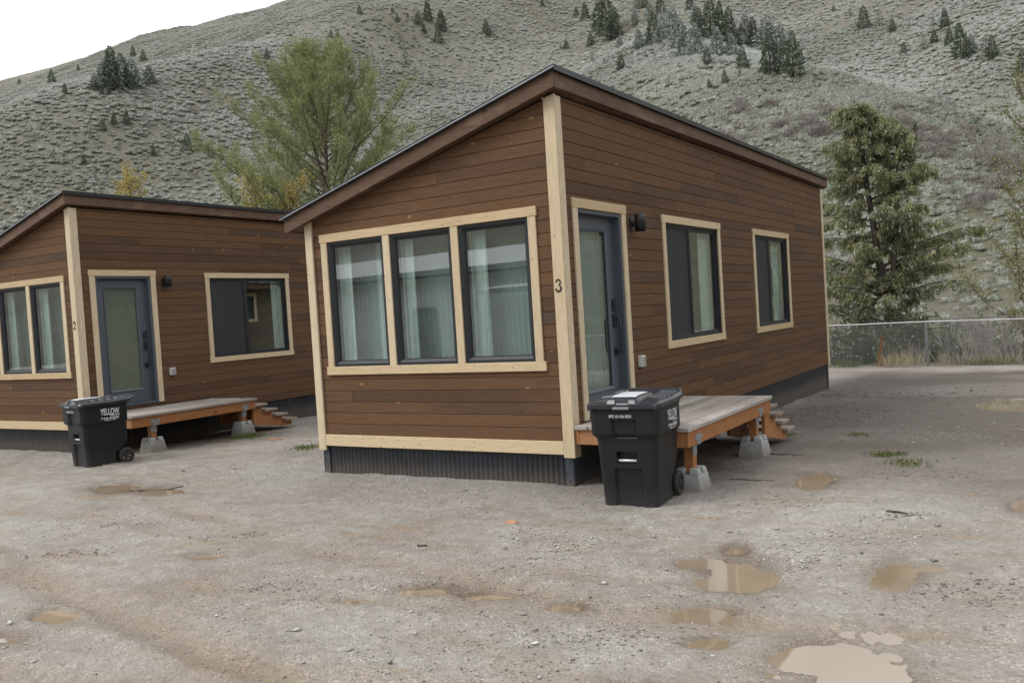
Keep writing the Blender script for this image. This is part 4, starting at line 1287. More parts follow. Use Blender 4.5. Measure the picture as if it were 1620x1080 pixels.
def scatter(name, P, scale, rotz, protos, pick, tint, snow, kind='stuff', label=None, cat=None):
    me = bpy.data.meshes.new(name); me.vertices.add(len(P)); me.vertices.foreach_set('co', np.asarray(P, np.float32).ravel())
    fattr(me, 'iscale', scale); fattr(me, 'irot', rotz); fattr(me, 'itint', tint); fattr(me, 'isnow', snow)
    a = me.attributes.new('ipick', 'INT', 'POINT'); a.data.foreach_set('value', np.asarray(pick, np.int32))
    o = link(name, me)
    coll = bpy.data.collections.new(name+'_shapes')
    for p in protos: coll.objects.link(p)
    ng = bpy.data.node_groups.new(name+'_scatter', 'GeometryNodeTree')
    ng.interface.new_socket('Geometry', in_out='INPUT', socket_type='NodeSocketGeometry')
    ng.interface.new_socket('Geometry', in_out='OUTPUT', socket_type='NodeSocketGeometry')
    N, K = ng.nodes, ng.links
    gi = N.new('NodeGroupInput'); go = N.new('NodeGroupOutput')
    ci = N.new('GeometryNodeCollectionInfo'); ci.inputs['Collection'].default_value = coll
    ci.inputs['Separate Children'].default_value = True; ci.inputs['Reset Children'].default_value = True
    ip = N.new('GeometryNodeInstanceOnPoints'); ip.inputs['Pick Instance'].default_value = True
    def na(nm, ty):
        q = N.new('GeometryNodeInputNamedAttribute'); q.data_type = ty; q.inputs['Name'].default_value = nm; return q.outputs[0]
    cx = N.new('ShaderNodeCombineXYZ'); K.new(na('irot', 'FLOAT'), cx.inputs[2])
    K.new(gi.outputs[0], ip.inputs['Points']); K.new(ci.outputs[0], ip.inputs['Instance'])
    K.new(na('ipick', 'INT'), ip.inputs['Instance Index'])
    K.new(cx.outputs[0], ip.inputs['Rotation']); K.new(na('iscale', 'FLOAT'), ip.inputs['Scale'])
    K.new(ip.outputs[0], go.inputs[0])
    md = o.modifiers.new('scatter', 'NODES'); md.node_group = ng
    tag(o, label, cat, None, kind)
    return o

rs = np.random.default_rng(5)
def hill_points(n, d0, d1, pw, a0=-70, a1=4):
    a = np.radians(rs.uniform(a0, a1, n)); d = d0+(d1-d0)*rs.uniform(0, 1, n)**pw
    return CAM[0]+d*np.sin(a), CAM[1]+d*np.cos(a), d
x1_, y1_, d1_ = hill_points(58000, 36, 220, .64)
x2_, y2_, d2_ = hill_points(140000, 200, 640, .68)
x3_, y3_, d3_ = hill_points(9000, 34, 100, .6, -40, 4)
x = np.concatenate([x1_, x2_, x3_]); y = np.concatenate([y1_, y2_, y3_]); d = np.concatenate([d1_, d2_, d3_])
s_ = (x-CAM[0])*math.sin(PHI)+(y-CAM[1])*math.cos(PHI)-36
clr = fbm(x*.05, y*.05, 4, 91)                       # open grassy gaps
low = sstep(10, 45, s_)
keep = (s_ > -7) & (y > 20) & (clr+.35*rs.normal(size=len(x)) > -.38-.35*low)
x, y, d, clr = x[keep], y[keep], d[keep], clr[keep]
z = terrain(x, y)
size = rs.uniform(.5, 1.2, len(x))*(1+.25*sstep(220, 520, d))*(.66+.38*sstep(50, 140, d))
sn = np.clip(sstep(75, 230, d+45*fbm(x*.02, y*.02, 3, 82))*(.95+.9*fbm(x*.03, y*.03, 4, 83)), 0, 1)*(1-.55*sstep(-110, -190, x))
P = np.stack([x, y, z-.05], 1)
tint = np.clip(.5+.9*fbm(x*.04, y*.04, 3, 92)+.22*rs.normal(size=len(x)), 0, 1)
sage_protos = [bush_proto('sage_shape', M['sage'], 90, 60+i, .60, (.10, .22), (.05, .09)) for i in range(4)]
scatter('sagebrush', P, size, rs.uniform(0, 6.28, len(x)), sage_protos, rs.integers(0, 4, len(x)), tint, sn, label='grey green sagebrush covering the whole hillside', cat='sagebrush')

# bare mauve brush in the draws
bp_, bs_ = [], []
for (cx, cy, rx, ry, n) in [(1225,214,120,16,90),(1290,196,60,22,60),(1150,186,60,12,35),(1190,168,40,8,18),(1440,222,70,30,90),(1530,235,60,26,70),(1585,262,50,26,45),(1370,190,40,14,35),(1460,170,60,14,28),
                            (1330,420,40,30,20),(1540,300,50,16,22),(1560,330,40,12,14),(1180,60,90,10,20),(1030,72,60,6,16),(1130,95,70,10,22),(1260,70,30,8,8),(760,50,40,6,14),(300,290,40,10,10),(360,265,30,8,8),(255,190,30,8,8),
                            (310,178,14,5,5),(230,220,10,3,3),(50,224,12,4,3),(700,140,10,4,4),(680,165,8,3,3),(880,200,0,0,0),(1210,135,70,10,16),(720,20,30,8,10),(60,140,60,8,14),(1500,120,40,10,8)]:
    for i in range(int(n*.42)):
        a = rs.uniform(0, 2*np.pi); q = math.sqrt(rs.uniform())
        h = hit(cx+rx*q*math.cos(a), cy+ry*q*math.sin(a))
        if h is None: continue
        bp_.append(h[0]); bs_.append(rs.uniform(.8, 1.7)*(1+.25*(h[1] > 150)))
bp_ = np.array(bp_); bp_[:, 2] = terrain(bp_[:, 0], bp_[:, 1])-.1
brush_protos = [bush_proto('brush_shape', M['brush'], 320, 80+i, .75, (.10, .26), (.014, .035), False) for i in range(3)]
scatter('bare_brush', bp_, bs_, rs.uniform(0, 6.28, len(bp_)), brush_protos, rs.integers(0, 3, len(bp_)), rs.uniform(0, 1, len(bp_)), np.zeros(len(bp_)), label='leafless mauve brush in the draws of the hill', cat='brush')

# ------------------------------------------------------------------ conifers on the hill, each a tree
def fir_proto(seed, slim=1.0, snowy=0.0, n=2400):
    rg = np.random.default_rng(seed)
    h = rg.beta(1.15, 1.5, n)*.93+.05                    # height of the bough
    lobe = 1+.22*np.sin(h*38+seed)+.12*np.sin(h*17+2*seed)
    a = rg.uniform(0, 2*np.pi, n)
    prof = np.clip((1-h)**.72, .02, 1)*.265*slim*lobe*(1+.25*np.sin(a*3+h*9+seed))
    r_ = prof*rg.uniform(.25, 1, n)**.5
    P = np.stack([r_*np.cos(a), r_*np.sin(a), h-.12*r_], 1)
    D = np.stack([np.cos(a), np.sin(a), rg.normal(-.15, .35, n)+1.1*(h > .9)], 1)
    V, F = blades(P, D, rg.uniform(.045, .090, n)*(1-.45*h), rg.uniform(.016, .032, n), rg)
    sn = (rg.uniform(size=n) < snowy)*rg.uniform(.35, .9, n)
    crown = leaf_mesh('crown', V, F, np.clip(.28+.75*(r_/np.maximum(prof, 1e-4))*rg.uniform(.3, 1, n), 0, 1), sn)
    crown.materials.append(M['farfir'])
    tr = MB().tube([(0, 0, -.05), (.004, 0, .4), (0, .003, .95)], [.022, .014, .003], 6)
    tm = tr.mesh('trunk'); tm.materials.append(M['darkbark'])
    return tm, crown
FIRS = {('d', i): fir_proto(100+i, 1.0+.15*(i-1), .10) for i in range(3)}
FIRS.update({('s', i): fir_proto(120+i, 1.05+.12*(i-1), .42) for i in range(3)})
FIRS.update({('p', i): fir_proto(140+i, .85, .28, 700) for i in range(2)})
ORD = ['leftmost', 'second', 'third', 'fourth', 'fifth', 'sixth', 'seventh', 'eighth', 'ninth', 'tenth', 'eleventh', 'twelfth', 'thirteenth', 'fourteenth', 'fifteenth', 'sixteenth', 'seventeenth', 'eighteenth', 'nineteenth', 'twentieth', 'twenty-first', 'twenty-second', 'twenty-third', 'twenty-fourth', 'twenty-fifth']
ZONES = [
 ('firs clumped in the left gully', 'in the clump near the left skyline', [(150,143,22,'d'),(160,141,32,'s'),(168,143,42,'s'),(178,141,58,'d'),(186,143,44,'s'),(194,139,46,'d'),(201,142,32,'d'),(211,141,42,'s'),(217,137,25,'s'),(161,149,13,'d'),(173,149,13,'d')]),
 ('firs dotted on the left slope', 'on the slope above the left cabin', [(31,134,9,'d'),(82,132,20,'d'),(103,148,15,'d'),(124,112,9,'d'),(133,262,15,'d'),(143,222,13,'p'),(163,208,17,'d'),(181,201,20,'d'),(201,199,23,'d'),(211,91,17,'d'),(227,98,17,'d'),(237,137,28,'d'),(243,248,17,'d'),(297,240,25,'d'),(423,97,18,'d'),(465,107,25,'d'),(472,108,18,'d')]),
 ('firs dotted on the middle slope', 'on the slope left of the roof peak', [(524,62,13,'d'),(535,62,12,'d'),(569,24,14,'d'),(621,21,9,'d'),(629,37,13,'d'),(634,67,21,'p'),(642,103,26,'p'),(645,31,9,'d'),(662,40,19,'d'),(671,55,15,'d'),(677,35,30,'d'),(694,69,23,'d'),(699,50,30,'d'),(770,57,22,'d'),(858,10,11,'d')]),
 ('firs of the big grove', 'in the big grove above the roof', [(912,27,14,'d'),(926,31,24,'d'),(948,50,44,'d'),(960,55,64,'d'),(972,60,44,'d'),(966,64,30,'d'),(1005,42,24,'s'),(1010,16,22,'s'),(1020,14,18,'d'),(1030,34,28,'s'),(1045,20,26,'d'),(1011,80,30,'s'),(1035,70,44,'d'),(1043,70,28,'s'),(1052,46,34,'s'),(1065,62,46,'s'),(1075,78,42,'s'),(1082,90,46,'s'),(1092,18,26,'d'),(1100,86,42,'s'),(1106,62,44,'d'),(1100,42,30,'s')]),
 ('firs of the grove by the ridge', 'in the grove along the right ridge', [(1125,60,54,'d'),(1140,56,46,'d'),(1135,92,42,'s'),(1155,72,52,'d'),(1158,90,32,'s'),(1180,74,46,'s'),(1192,77,42,'d'),(1215,86,54,'s'),(1219,118,62,'d'),(1236,90,46,'s'),(1240,112,40,'d'),(1255,122,62,'d'),(1213,122,26,'d'),(1229,118,22,'s')]),
 ('small firs below the grove', 'standing alone below the big grove', [(887,79,12,'p'),(896,79,14,'d'),(935,75,20,'d'),(938,98,18,'p'),(981,76,18,'s'),(983,114,26,'d'),(1059,133,15,'p'),(1077,140,13,'p'),(1119,104,25,'d'),(1122,142,15,'d'),(1147,135,22,'d'),(1170,123,14,'s'),(1175,112,35,'d')]),
 ('firs dotted on the right slope', 'on the frosted slope at upper right', [(1319,18,9,'d'),(1346,27,13,'p'),(1367,46,31,'d'),(1392,44,26,'p'),(1412,52,21,'d'),(1430,86,17,'d'),(1448,214,19,'d'),(1462,80,21,'p'),(1477,44,17,'p'),(1478,69,20,'d'),(1495,46,28,'d'),(1502,72,27,'d'),(1516,57,18,'d'),(1520,90,42,'d'),(1530,95,32,'d'),(1537,86,26,'s'),(1560,96,34,'p'),(1570,93,32,'d'),(1618,122,38,'d')]),
]
rt_ = random.Random(12)
for grp, phrase, lst in ZONES:
    lst = sorted(lst)
    nz = len(lst)
    for i, (px, py, hp, kd) in enumerate(lst):
        h = hit(px, py)
        if h is None: h = hit(px, py+8)
        if h is None: continue
        p, d = h
        ht = hp/FPX*float((p-CAM) @ CF)*1.18
        tm, cr = FIRS[(kd, rt_.randrange(2 if kd == 'p' else 3))]
        t = empty('fir_tree', (p[0], p[1], float(terrain(p[0], p[1]))-.1), rt_.uniform(0, 6.28)); t.scale = (ht*rt_.uniform(.9, 1.2), ht*rt_.uniform(.9, 1.2), ht)
        look = {'d': 'dark green fir', 's': 'snow dusted fir', 'p': 'thin pale green fir'}[kd]
        place = 'rightmost' if i == nz-1 else (ORD[i] + ('' if i == 0 else ' from the left'))
        tag(t, f'{look}, {place} {phrase}', 'tree', grp)
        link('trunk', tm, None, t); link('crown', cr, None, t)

# ------------------------------------------------------------------ nearer trees
def grow_path(p, d, length, n, up=0.0, wig=.1, rg=None, droop=0.0):
    p = np.array(p, float); d = np.array(d, float); d /= np.linalg.norm(d); pts = [p.copy()]
    for i in range(n):
        d = d+rg.normal(size=3)*wig+np.array([0, 0, up-droop*(i/n)])/n*1.6
        d /= np.linalg.norm(d); p = p+d*length/n; pts.append(p.copy())
    return np.array(pts)

class Tree:
    def __init__(s, seed): s.rg = np.random.default_rng(seed); s.wood = MB(); s.P = []; s.D = []; s.L = []; s.Wd = []; s.T = []; s.S = []
    def limb(s, pts, r0, r1, n=5):
        k = len(pts); s.wood.tube([tuple(p) for p in pts], [r0+(r1-r0)*i/(k-1) for i in range(k)], n, cap=False)
    def tuft(s, p, d, n, ln_, wd, spread=.6, tint=(.2, 1), snow=0.0, jitter=.03):
        rg = s.rg
        s.P.append(p+rg.normal(size=(n, 3))*jitter); s.D.append(np.asarray(d)[None]+rg.normal(size=(n, 3))*spread)
        s.L.append(rg.uniform(ln_*.6, ln_*1.2, n)); s.Wd.append(rg.uniform(wd*.7, wd*1.3, n)); s.T.append(rg.uniform(*tint, n))
        s.S.append((rg.uniform(size=n) < snow)*rg.uniform(.5, 1, n))
    def finish(s, name, loc, label, group, leafmat, barkmat, cat='tree'):
        t = empty(name, loc); tag(t, label, cat, group)
        s.wood.build('trunk', barkmat, t)
        P, D = np.concatenate(s.P), np.concatenate(s.D)
        V, F = blades(P, D, np.concatenate(s.L), np.concatenate(s.Wd), s.rg)
        me = leaf_mesh('crown', V, F, np.concatenate(s.T), np.concatenate(s.S))
        link('crown', me, leafmat, t)
        return t

def along(pts, t):
    k = t*(len(pts)-1); i = min(int(k), len(pts)-2); f = k-i
    return pts[i]*(1-f)+pts[i+1]*f, (pts[i+1]-pts[i])/max(np.linalg.norm(pts[i+1]-pts[i]), 1e-9)

def base_at(px, d):
    k = ray(px, 540); k = k/math.hypot(k[0], k[1]); x, y = CAM[0]+k[0]*d, CAM[1]+k[1]*d
    return (x, y, float(terrain(np.array(x), np.array(y))))

# broad upswept pine behind the cabins
def big_pine(px, d, topz, width):
    b = base_at(px, d); T = Tree(31); rg = T.rg
    Hh = topz-b[2]
    tr = grow_path((0, 0, -.3), (.03, 0, 1), Hh*.97, 14, .3, .035, rg)
    T.limb(tr, .17, .02, 8)
    nl = 120
    for i in range(nl):
        t = .16+.80*(i/nl)
        p, dr = along(tr, t)
        az_ = i*2.399+rg.uniform(-.3, .3)
        reach = width*.5*(1-max(0, (t-.26)/.74)**1.9)*rg.uniform(.62, 1.05)+.25
        el = .16+.55*t
        d0 = (math.cos(az_)*math.cos(el), math.sin(az_)*math.cos(el), math.sin(el))
        ln_ = reach*1.12
        lb = grow_path(p, d0, ln_, 8, .34, .08, rg)
        T.limb(lb, .010+.010*ln_, .005, 4)
        ns = int(6+ln_*4.2)
        for j in range(ns):
            u = .25+.75*(j+rg.uniform())/ns
            q, dq = along(lb, min(u, .999))
            side = rg.normal(size=3)*.75+dq*.6+np.array([0, 0, .6])
            sl_ = rg.uniform(.35, .85)*(1.15-.45*u)
            sb = grow_path(q, side, sl_, 4, .5, .1, rg)
            T.limb(sb, .006, .003, 3)
            cl = rg.uniform(0, .35)
            for v in (.3, .5, .7, .85, 1.0):
                w, dw = along(sb, min(v, .999))
                if rg.uniform() < .10: continue
                T.tuft(w, dw*.8+np.array([0, 0, .15]), 9, rg.uniform(.11, .2), .034, .85, (cl, cl+.65), 0, .08)
    T.finish('pine_tree', b, 'broad airy green pine rising behind the gap between the two cabins', 'trees along the back of the yard', M['pine'], M['bark'])
big_pine(530, 37.5, 1.75+12.6, 12.6)

# droopy conifer with two leaders behind the fence
def droopy(px, d):
    b = base_at(px, d); T = Tree(47); rg = T.rg
    kx = CR[:2]/np.linalg.norm(CR[:2]); 
    def pt(ppx, ppy):      # leader points in the tree's own plane
        k = ray(ppx, ppy); n = np.array([b[0]-CAM[0], b[1]-CAM[1], 0]); n /= np.linalg.norm(n)
        t = ((np.array(b)-CAM) @ n)/(k @ n); return CAM+k*t-np.array(b)
    root = np.array([0, 0, -.4])
    lead = [np.array([root, pt(1404, 505), pt(1392, 420), pt(1378, 335), pt(1366, 260), pt(1362, 205), pt(1358, 182), pt(1350, 158)]),
            np.array([root+.05, pt(1411, 500), pt(1415, 400), pt(1420, 320), pt(1421, 250), pt(1417, 205), pt(1421, 192)])]
    for li, ld in enumerate(lead):
        T.limb(ld, .15 if li == 0 else .11, .012, 7)
        topz = ld[-1][2]
        nb = 98 if li == 0 else 54
        for i in range(nb):
            t = (.10 if li == 0 else .06)+.85*(i/nb)
            p, dr = along(ld, t)
            h = p[2]/lead[0][-1][2]
            full = 1.0 if li == 0 else (1.05 if h < .55 else .42)
            if li == 1 and .62 < h < .72: continue
            reach = (3.3*(1-h)**.74+.12)*full*rg.choice([.35, .65, .9, 1.1, 1.4])*rg.uniform(.8, 1.1)
            if h < .16: reach *= .72
            az_ = i*2.399+li*1.1+rg.uniform(-.4, .4)
            d0 = (math.cos(az_), math.sin(az_), .28)
            lb = grow_path(p, d0, reach, 7, .10, .07, rg, droop=.62)
            T.limb(lb, .010+.012*reach, .005, 4)
            ns = int(5+reach*8)
            sprig = rg.uniform() < .22
            for j in range(ns):
                u = .15+.85*(j+rg.uniform())/ns
                q, dq = along(lb, min(u, .999))
                side = np.cross(dq, (0, 0, 1))*rg.choice([-1, 1])*rg.uniform(.3, 1.0)+dq*.5+np.array([0, 0, -.35])
                sl_ = rg.uniform(.18, .50)*(1.15-.4*u)
                sb = grow_path(q, side, sl_, 3, 0, .12, rg, droop=1.3)
                T.limb(sb, .006, .003, 3)
                warm = rg.uniform() < .22
                for v in (.2, .45, .7, .95):
                    w, dw = along(sb, v)
                    T.tuft(w, dw*.8+np.array([0, 0, -.55]), 9, .15, .037, .45, (.5, 1.0) if warm else (0, .72), .16 if sprig else .03, .04)
            if h > .3: T.tuft(lb[-1], lb[-1]-lb[-2], 8, .12, .03, .5, (.5, 1), .1)
    # pale dead tips
    return T.finish('drooping_conifer', b, 'tall drooping conifer with two leaders behind the fence at right', 'trees along the back of the yard', M['spruce'], M['darkbark'])
droopy(1404, 29.5)

# broadleaf tree coming into bud at the right edge
def budding(px, d, label, seed, hgt, spread, lean, leaf='bud', nlimb=30, dens=1.0, name='budding_tree', cat='tree', ln_=.06, base_t=.12):
    b = base_at(px, d); T = Tree(seed); rg = T.rg
    tr = grow_path((0, 0, -.3), (lean, 0, 1), hgt, 12, .2, .06, rg)
    T.limb(tr, .016*hgt+.02, .012, 7)
    for i in range(nlimb):
        t = base_t+(.97-base_t)*i/nlimb
        p, dr = along(tr, t)
        az_ = i*2.399+rg.uniform(-.5, .5); el = .45+.5*t
        ln2 = spread*(1-.55*t)*rg.uniform(.6, 1.15)
        lb = grow_path(p, (math.cos(az_)*math.cos(el), math.sin(az_)*math.cos(el), math.sin(el)), ln2, 7, .25, .10, rg)
        T.limb(lb, .008+.008*ln2, .004, 4)
        for j in range(int(10*ln2*dens)+3):
            u = .2+.8*rg.uniform(); q, dq = along(lb, min(u, .999))
            sb = grow_path(q, dq*.6+rg.normal(size=3)*.6+np.array([0, 0, .4]), rg.uniform(.2, .6), 3, .3, .15, rg)
            T.limb(sb, .005, .002, 3)
            for v in (.3, .55, .8, 1):
                w, dw = along(sb, min(v, .999)); T.tuft(w, dw*.5, 4, ln_, ln_*.75, .9, (0, 1), .04, .04)
    return T.finish(name, b, label, 'trees along the back of the yard' if cat == 'tree' else None, M[leaf], M['bark'], cat)
budding(1640, 28.0, 'sparse tree in pale yellow green bud at the right edge', 61, 9.0, 2.6, -.05, nlimb=44, dens=.9)
budding(400, 34.5, 'yellow leafed shrub in front of the broad pine', 63, 8.0, 1.6, 0, 'yellow', 30, 2.2, 'yellow_shrub', 'shrub', .085)
budding(428, 34.0, 'small yellow shrub top peeping over the left end of the near roof', 64, 8.3, 1.3, 0, 'yellow', 26, 2.2, 'yellow_shrub', 'shrub', .085)
budding(228, 46.0, 'yellow shrub showing over the roof of the left cabin', 65, 10.9, 3.0, 0, 'yellow', 40, 1.6, 'yellow_shrub', 'shrub', .085)

# dark low bushes and pale dry growth along the fence
def ybank(x): return FY+.75
def clump(name, x, y, h, n, mat, seed, label, cat, group, spread=.35, wd=.012, lean=.3, z0=None, twigs=False):
    rg = np.random.default_rng(seed)
    z = float(terrain(np.array(x), np.array(y)))
    P = np.stack([rg.normal(0, spread*.4, n), rg.normal(0, spread*.25, n), np.full(n, -.03)], 1)
    D = np.stack([rg.normal(0, lean, n), rg.normal(0, lean, n), np.ones(n)], 1)
    V, F = blades(P, D, rg.uniform(.35, 1.05, n)*h, wd, rg)
    me = leaf_mesh(name, V, F, rg.uniform(0, 1, n), np.zeros(n))
    o = link(name, me, M[mat], None, (x, y, z)); tag(o, label, cat, group)
    return o
def at_y(px, Y):
    k = ray(px, 575); return CAM[0]+k[0]*(Y-CAM[1])/k[1]
tufts = [(1432, 16.85, .65, 130, 'drygrass', 'tallest straw coloured grass tuft left of the fence post', .55), (1446, 17.3, .5, 60, 'drygrass', 'straw coloured grass tuft close to the left of the fence post', .4),
         (1500, 17.25, .6, 70, 'drygrass', 'pale dry grass tuft just right of the fence post', .5), (1520, 17.3, .45, 50, 'drygrass', 'second pale grass tuft right of the fence post', .5),
         (1562, 17.3, .5, 70, 'drygrass', 'low dry grass tuft below the bare shrubs', .5), (1600, 17.25, .5, 80, 'drygrass', 'dry grass tuft at the right edge of the fence', .6),
         (1340, 17.2, .35, 140, 'grass', 'green grass tuft beside the back corner of the near cabin', .6), (1545, 17.1, .3, 150, 'grass', 'low green grass tuft right of the fence post', .6), (1590, 17.1, .3, 140, 'grass', 'low green grass tuft near the right edge', .6),
         (1408, 16.95, .5, 90, 'drygrass', 'small dry tuft beside the rusty stalk', .3)]
for i, (px, Y, h, n, mat, lab, sp) in enumerate(tufts):
    clump('grass_tuft', at_y(px, Y), Y, h, n, mat, 200+i, lab, 'grass tuft', 'grass tufts along the fence', sp, .012)
# bare upright shrubs behind the wire
def bare_shrub(x, y, h, seed, label, n=16, mat='greytwig'):
    rg = np.random.default_rng(seed); mb = MB()
    for i in range(n):
        p = np.array([rg.normal(0, .18), rg.normal(0, .12), -.2])
        st = grow_path(p, (rg.normal(0, .22), rg.normal(0, .2), 1), h*rg.uniform(.6, 1.05), 6, .1, .07, rg)
        mb.tube([tuple(q) for q in st], [.011-.0012*k for k in range(7)], 4, cap=False)
        for j in range(9):
            q, dq = along(st, rg.uniform(.25, .98))
            sb = grow_path(q, dq+rg.normal(size=3)*.55, h*rg.uniform(.1, .3), 4, .1, .12, rg)
            mb.tube([tuple(v) for v in sb], [.006-.001*k for k in range(5)], 3, cap=False)
    o = mb.build('bare_shrub', M[mat], None, (x, y, float(terrain(np.array(x), np.array(y))))); tag(o, label, 'shrub', 'bare shrubs behind the fence')
for i, (px, Y, h, lab) in enumerate([(1536, 18.0, 1.9, 'pale bare shrub behind the fence, tallest of the leafless ones'), (1572, 17.9, 1.5, 'pale bare shrub right of the tallest leafless shrub'), (1505, 18.1, 1.2, 'low bare shrub behind the fence just right of the post'),
                                     (1608, 18.2, 1.3, 'bare shrub behind the fence at the right edge'), (1455, 18.2, 1.0, 'thin bare shrub behind the fence just left of the post')]):
    bare_shrub(at_y(px, Y), Y, h, 300+i, lab, 18 if i < 2 else 12)
# leafy understory bushes
def under(x, y, h, w, seed, label, mat='spruce', snow=.05):
    T = Tree(seed); rg = T.rg; z = float(terrain(np.array(x), np.array(y)))
    for i in range(26):
        az_ = rg.uniform(0, 6.28); el = rg.uniform(.25, 1.3)
        lb = grow_path((rg.normal(0, .15), rg.normal(0, .15), -.1), (math.cos(az_)*math.cos(el), math.sin(az_)*math.cos(el), math.sin(el)), (w*math.cos(el)+h*math.sin(el))*rg.uniform(.6, 1.05), 6, .1, .1, rg, droop=.5)
        T.limb(lb, .014, .004, 4)
        for j in range(16):
            q, dq = along(lb, rg.uniform(.25, .99))
            for v in range(3): T.tuft(q+rg.normal(size=3)*.10, dq*.5+rg.normal(size=3)*.4, 7, .11, .032, .6, (0, .8), snow, .05)
    T.finish('evergreen_bush', (x, y, z), label, 'bushes behind the fence', M[mat], M['darkbark'], 'bush')
for i, (px, Y, h, w, lab, sn) in enumerate([(1335, 19.2, 2.6, 1.0, 'dark evergreen bush showing past the back corner of the near cabin', .12), (1385, 19.0, 2.1, 1.2, 'dark evergreen bush under the drooping conifer', .05),
                                            (1440, 19.3, 2.5, 1.2, 'dark evergreen bush behind the fence left of the post', .03), (1500, 19.6, 2.3, 1.2, 'dark evergreen bush behind the fence right of the post', .03), (1585, 20.0, 2.2, 1.3, 'dark bush behind the bare shrubs near the right edge', .03)]):
    under(at_y(px, Y), Y, h, w, 400+i, lab, 'darkbush', sn)
# rusty dead stalk leaning at the fence foot
rg = np.random.default_rng(9); n = 70
hh2 = rg.uniform(0, 1, n)**.8; P = np.stack([.10*hh2+rg.normal(0, .05, n)*(1-hh2), rg.normal(0, .04, n)*(1-hh2), hh2*.72], 1)
V, F = blades(P, np.stack([rg.normal(.1, .3, n), rg.normal(0, .3, n), np.ones(n)], 1), .14, .022, rg)
xx = at_y(1390, 16.8)
o = link('dead_stalk', leaf_mesh('dead_stalk', V, F, rg.uniform(0, 1, n), np.zeros(n)), M['rust'], None, (xx, 16.8, float(terrain(np.array(xx), np.array(16.8)))))
tag(o, 'rusty brown dead stalk standing at the foot of the fence', 'plant')

# ------------------------------------------------------------------ loose stones on the yard (uncountable)
rq = np.random.default_rng(77)
def chips(x, y, z, sz, shade, name, label):
    n = len(x)
    # eight-faced chips, every one with its own proportions
    base = np.array([(1, 0, 0), (0, 1, 0), (-1, 0, 0), (0, -1, 0), (0, 0, .8), (0, 0, -.6)], float)
    V = base[None]*(1+.45*rq.uniform(-1, 1, (n, 6, 3))) + .22*rq.uniform(-1, 1, (n, 6, 3))
    V *= np.stack([rq.uniform(.7, 1.4, n), rq.uniform(.7, 1.4, n), rq.uniform(.45, .9, n)], 1)[:, None]*sz[:, None, None]*.5
    t = rq.uniform(0, 6.28, n); c_, s2 = np.cos(t), np.sin(t)
    X = V[..., 0]*c_[:, None]-V[..., 1]*s2[:, None]; Y = V[..., 0]*s2[:, None]+V[..., 1]*c_[:, None]
    V = np.stack([X+x[:, None], Y+y[:, None], V[..., 2]+z[:, None]+(sz*.12)[:, None]], -1).reshape(-1, 3)
    f = np.array([(0, 1, 4), (1, 2, 4), (2, 3, 4), (3, 0, 4), (1, 0, 5), (2, 1, 5), (3, 2, 5), (0, 3, 5)])
    F = (np.arange(n)[:, None, None]*6+f[None]).reshape(-1, 3)
    me = np_mesh(name, V, F)
    fattr(me, 'shade', np.repeat(shade, 6))
    o = link(name, me, M['stone']); tag(o, label, 'gravel', None, 'stuff')

def stone_field(n, name, dens, smin, smax, label, d0=3.2, d1=24, pw=1.5):
    a = rq.uniform(R(-68), R(2), n*3); d = d0+(d1-d0)*rq.uniform(0, 1, n*3)**pw
    x = CAM[0]+d*np.sin(a); y = CAM[1]+d*np.cos(a)
    k = rq.uniform(size=n*3) < dens(x, y); k &= (y < 17)
    for (ox, oy) in ((0, 0), (HX, HY)):
        k &= ~((x-ox < 0.0) & (x-ox > -3.42) & (y-oy > 0.0) & (y-oy < 10.9))
    x, y, d = x[k][:n], y[k][:n], d[k][:n]; n = len(x)
    z = terrain(x, y)
    sz = (smin+(smax-smin)*rq.uniform(0, 1, n)**3.2)
    chips(x, y, z, sz, rq.uniform(0, 1, n), name, label)
mt, nd, ln, bs = new_mat('crushed_stone')
rp = ramp(nd, [(0, (.10, .088, .080)), (.12, (.20, .175, .155)), (.45, (.30, .272, .245)), (.75, (.38, .35, .32)), (.92, (.44, .41, .38)), (.97, (.60, .58, .55)), (1, (.42, .27, .18))])
ln.new(attr(nd, 'shade'), rp.inputs[0]); ln.new(rp.outputs[0], bs.inputs['Base Color']); bs.inputs['Roughness'].default_value = .6
M['stone'] = mt
def cab_q(x, y):
    g = np.full(np.shape(x), 9.0)
    for (ox, oy) in ((0, 0), (HX, HY)):
        lx, ly = x-ox, y-oy
        g = np.minimum(g, np.hypot(np.maximum(np.maximum(lx, -3.42-lx), 0), np.maximum(np.maximum(-ly, ly-10.9), 0)))
    return g
wetk = lambda x, y: sstep(.05, .5, _pd(x, y))
patch = lambda x, y: sstep(-.05, .55, fbm(x*.55, y*.55, 4, 61))
stone_field(90000, 'gravel', lambda x, y: np.clip(1.0*(1-sstep(.35, 1.9, cab_q(x, y)+.6*fbm(x, y, 3, 62)))+.05+.30*patch(x, y)**2, 0, 1)*wetk(x, y)*(1-.45*dark_earth_deck_shade(x, y)), .004, .019, 'grey crushed gravel strewn over the yard')
stone_field(420, 'pebbles', lambda x, y: (.15+.85*patch(x, y))*wetk(x, y), .016, .050, 'larger loose pebbles lying about the yard', pw=1.3)

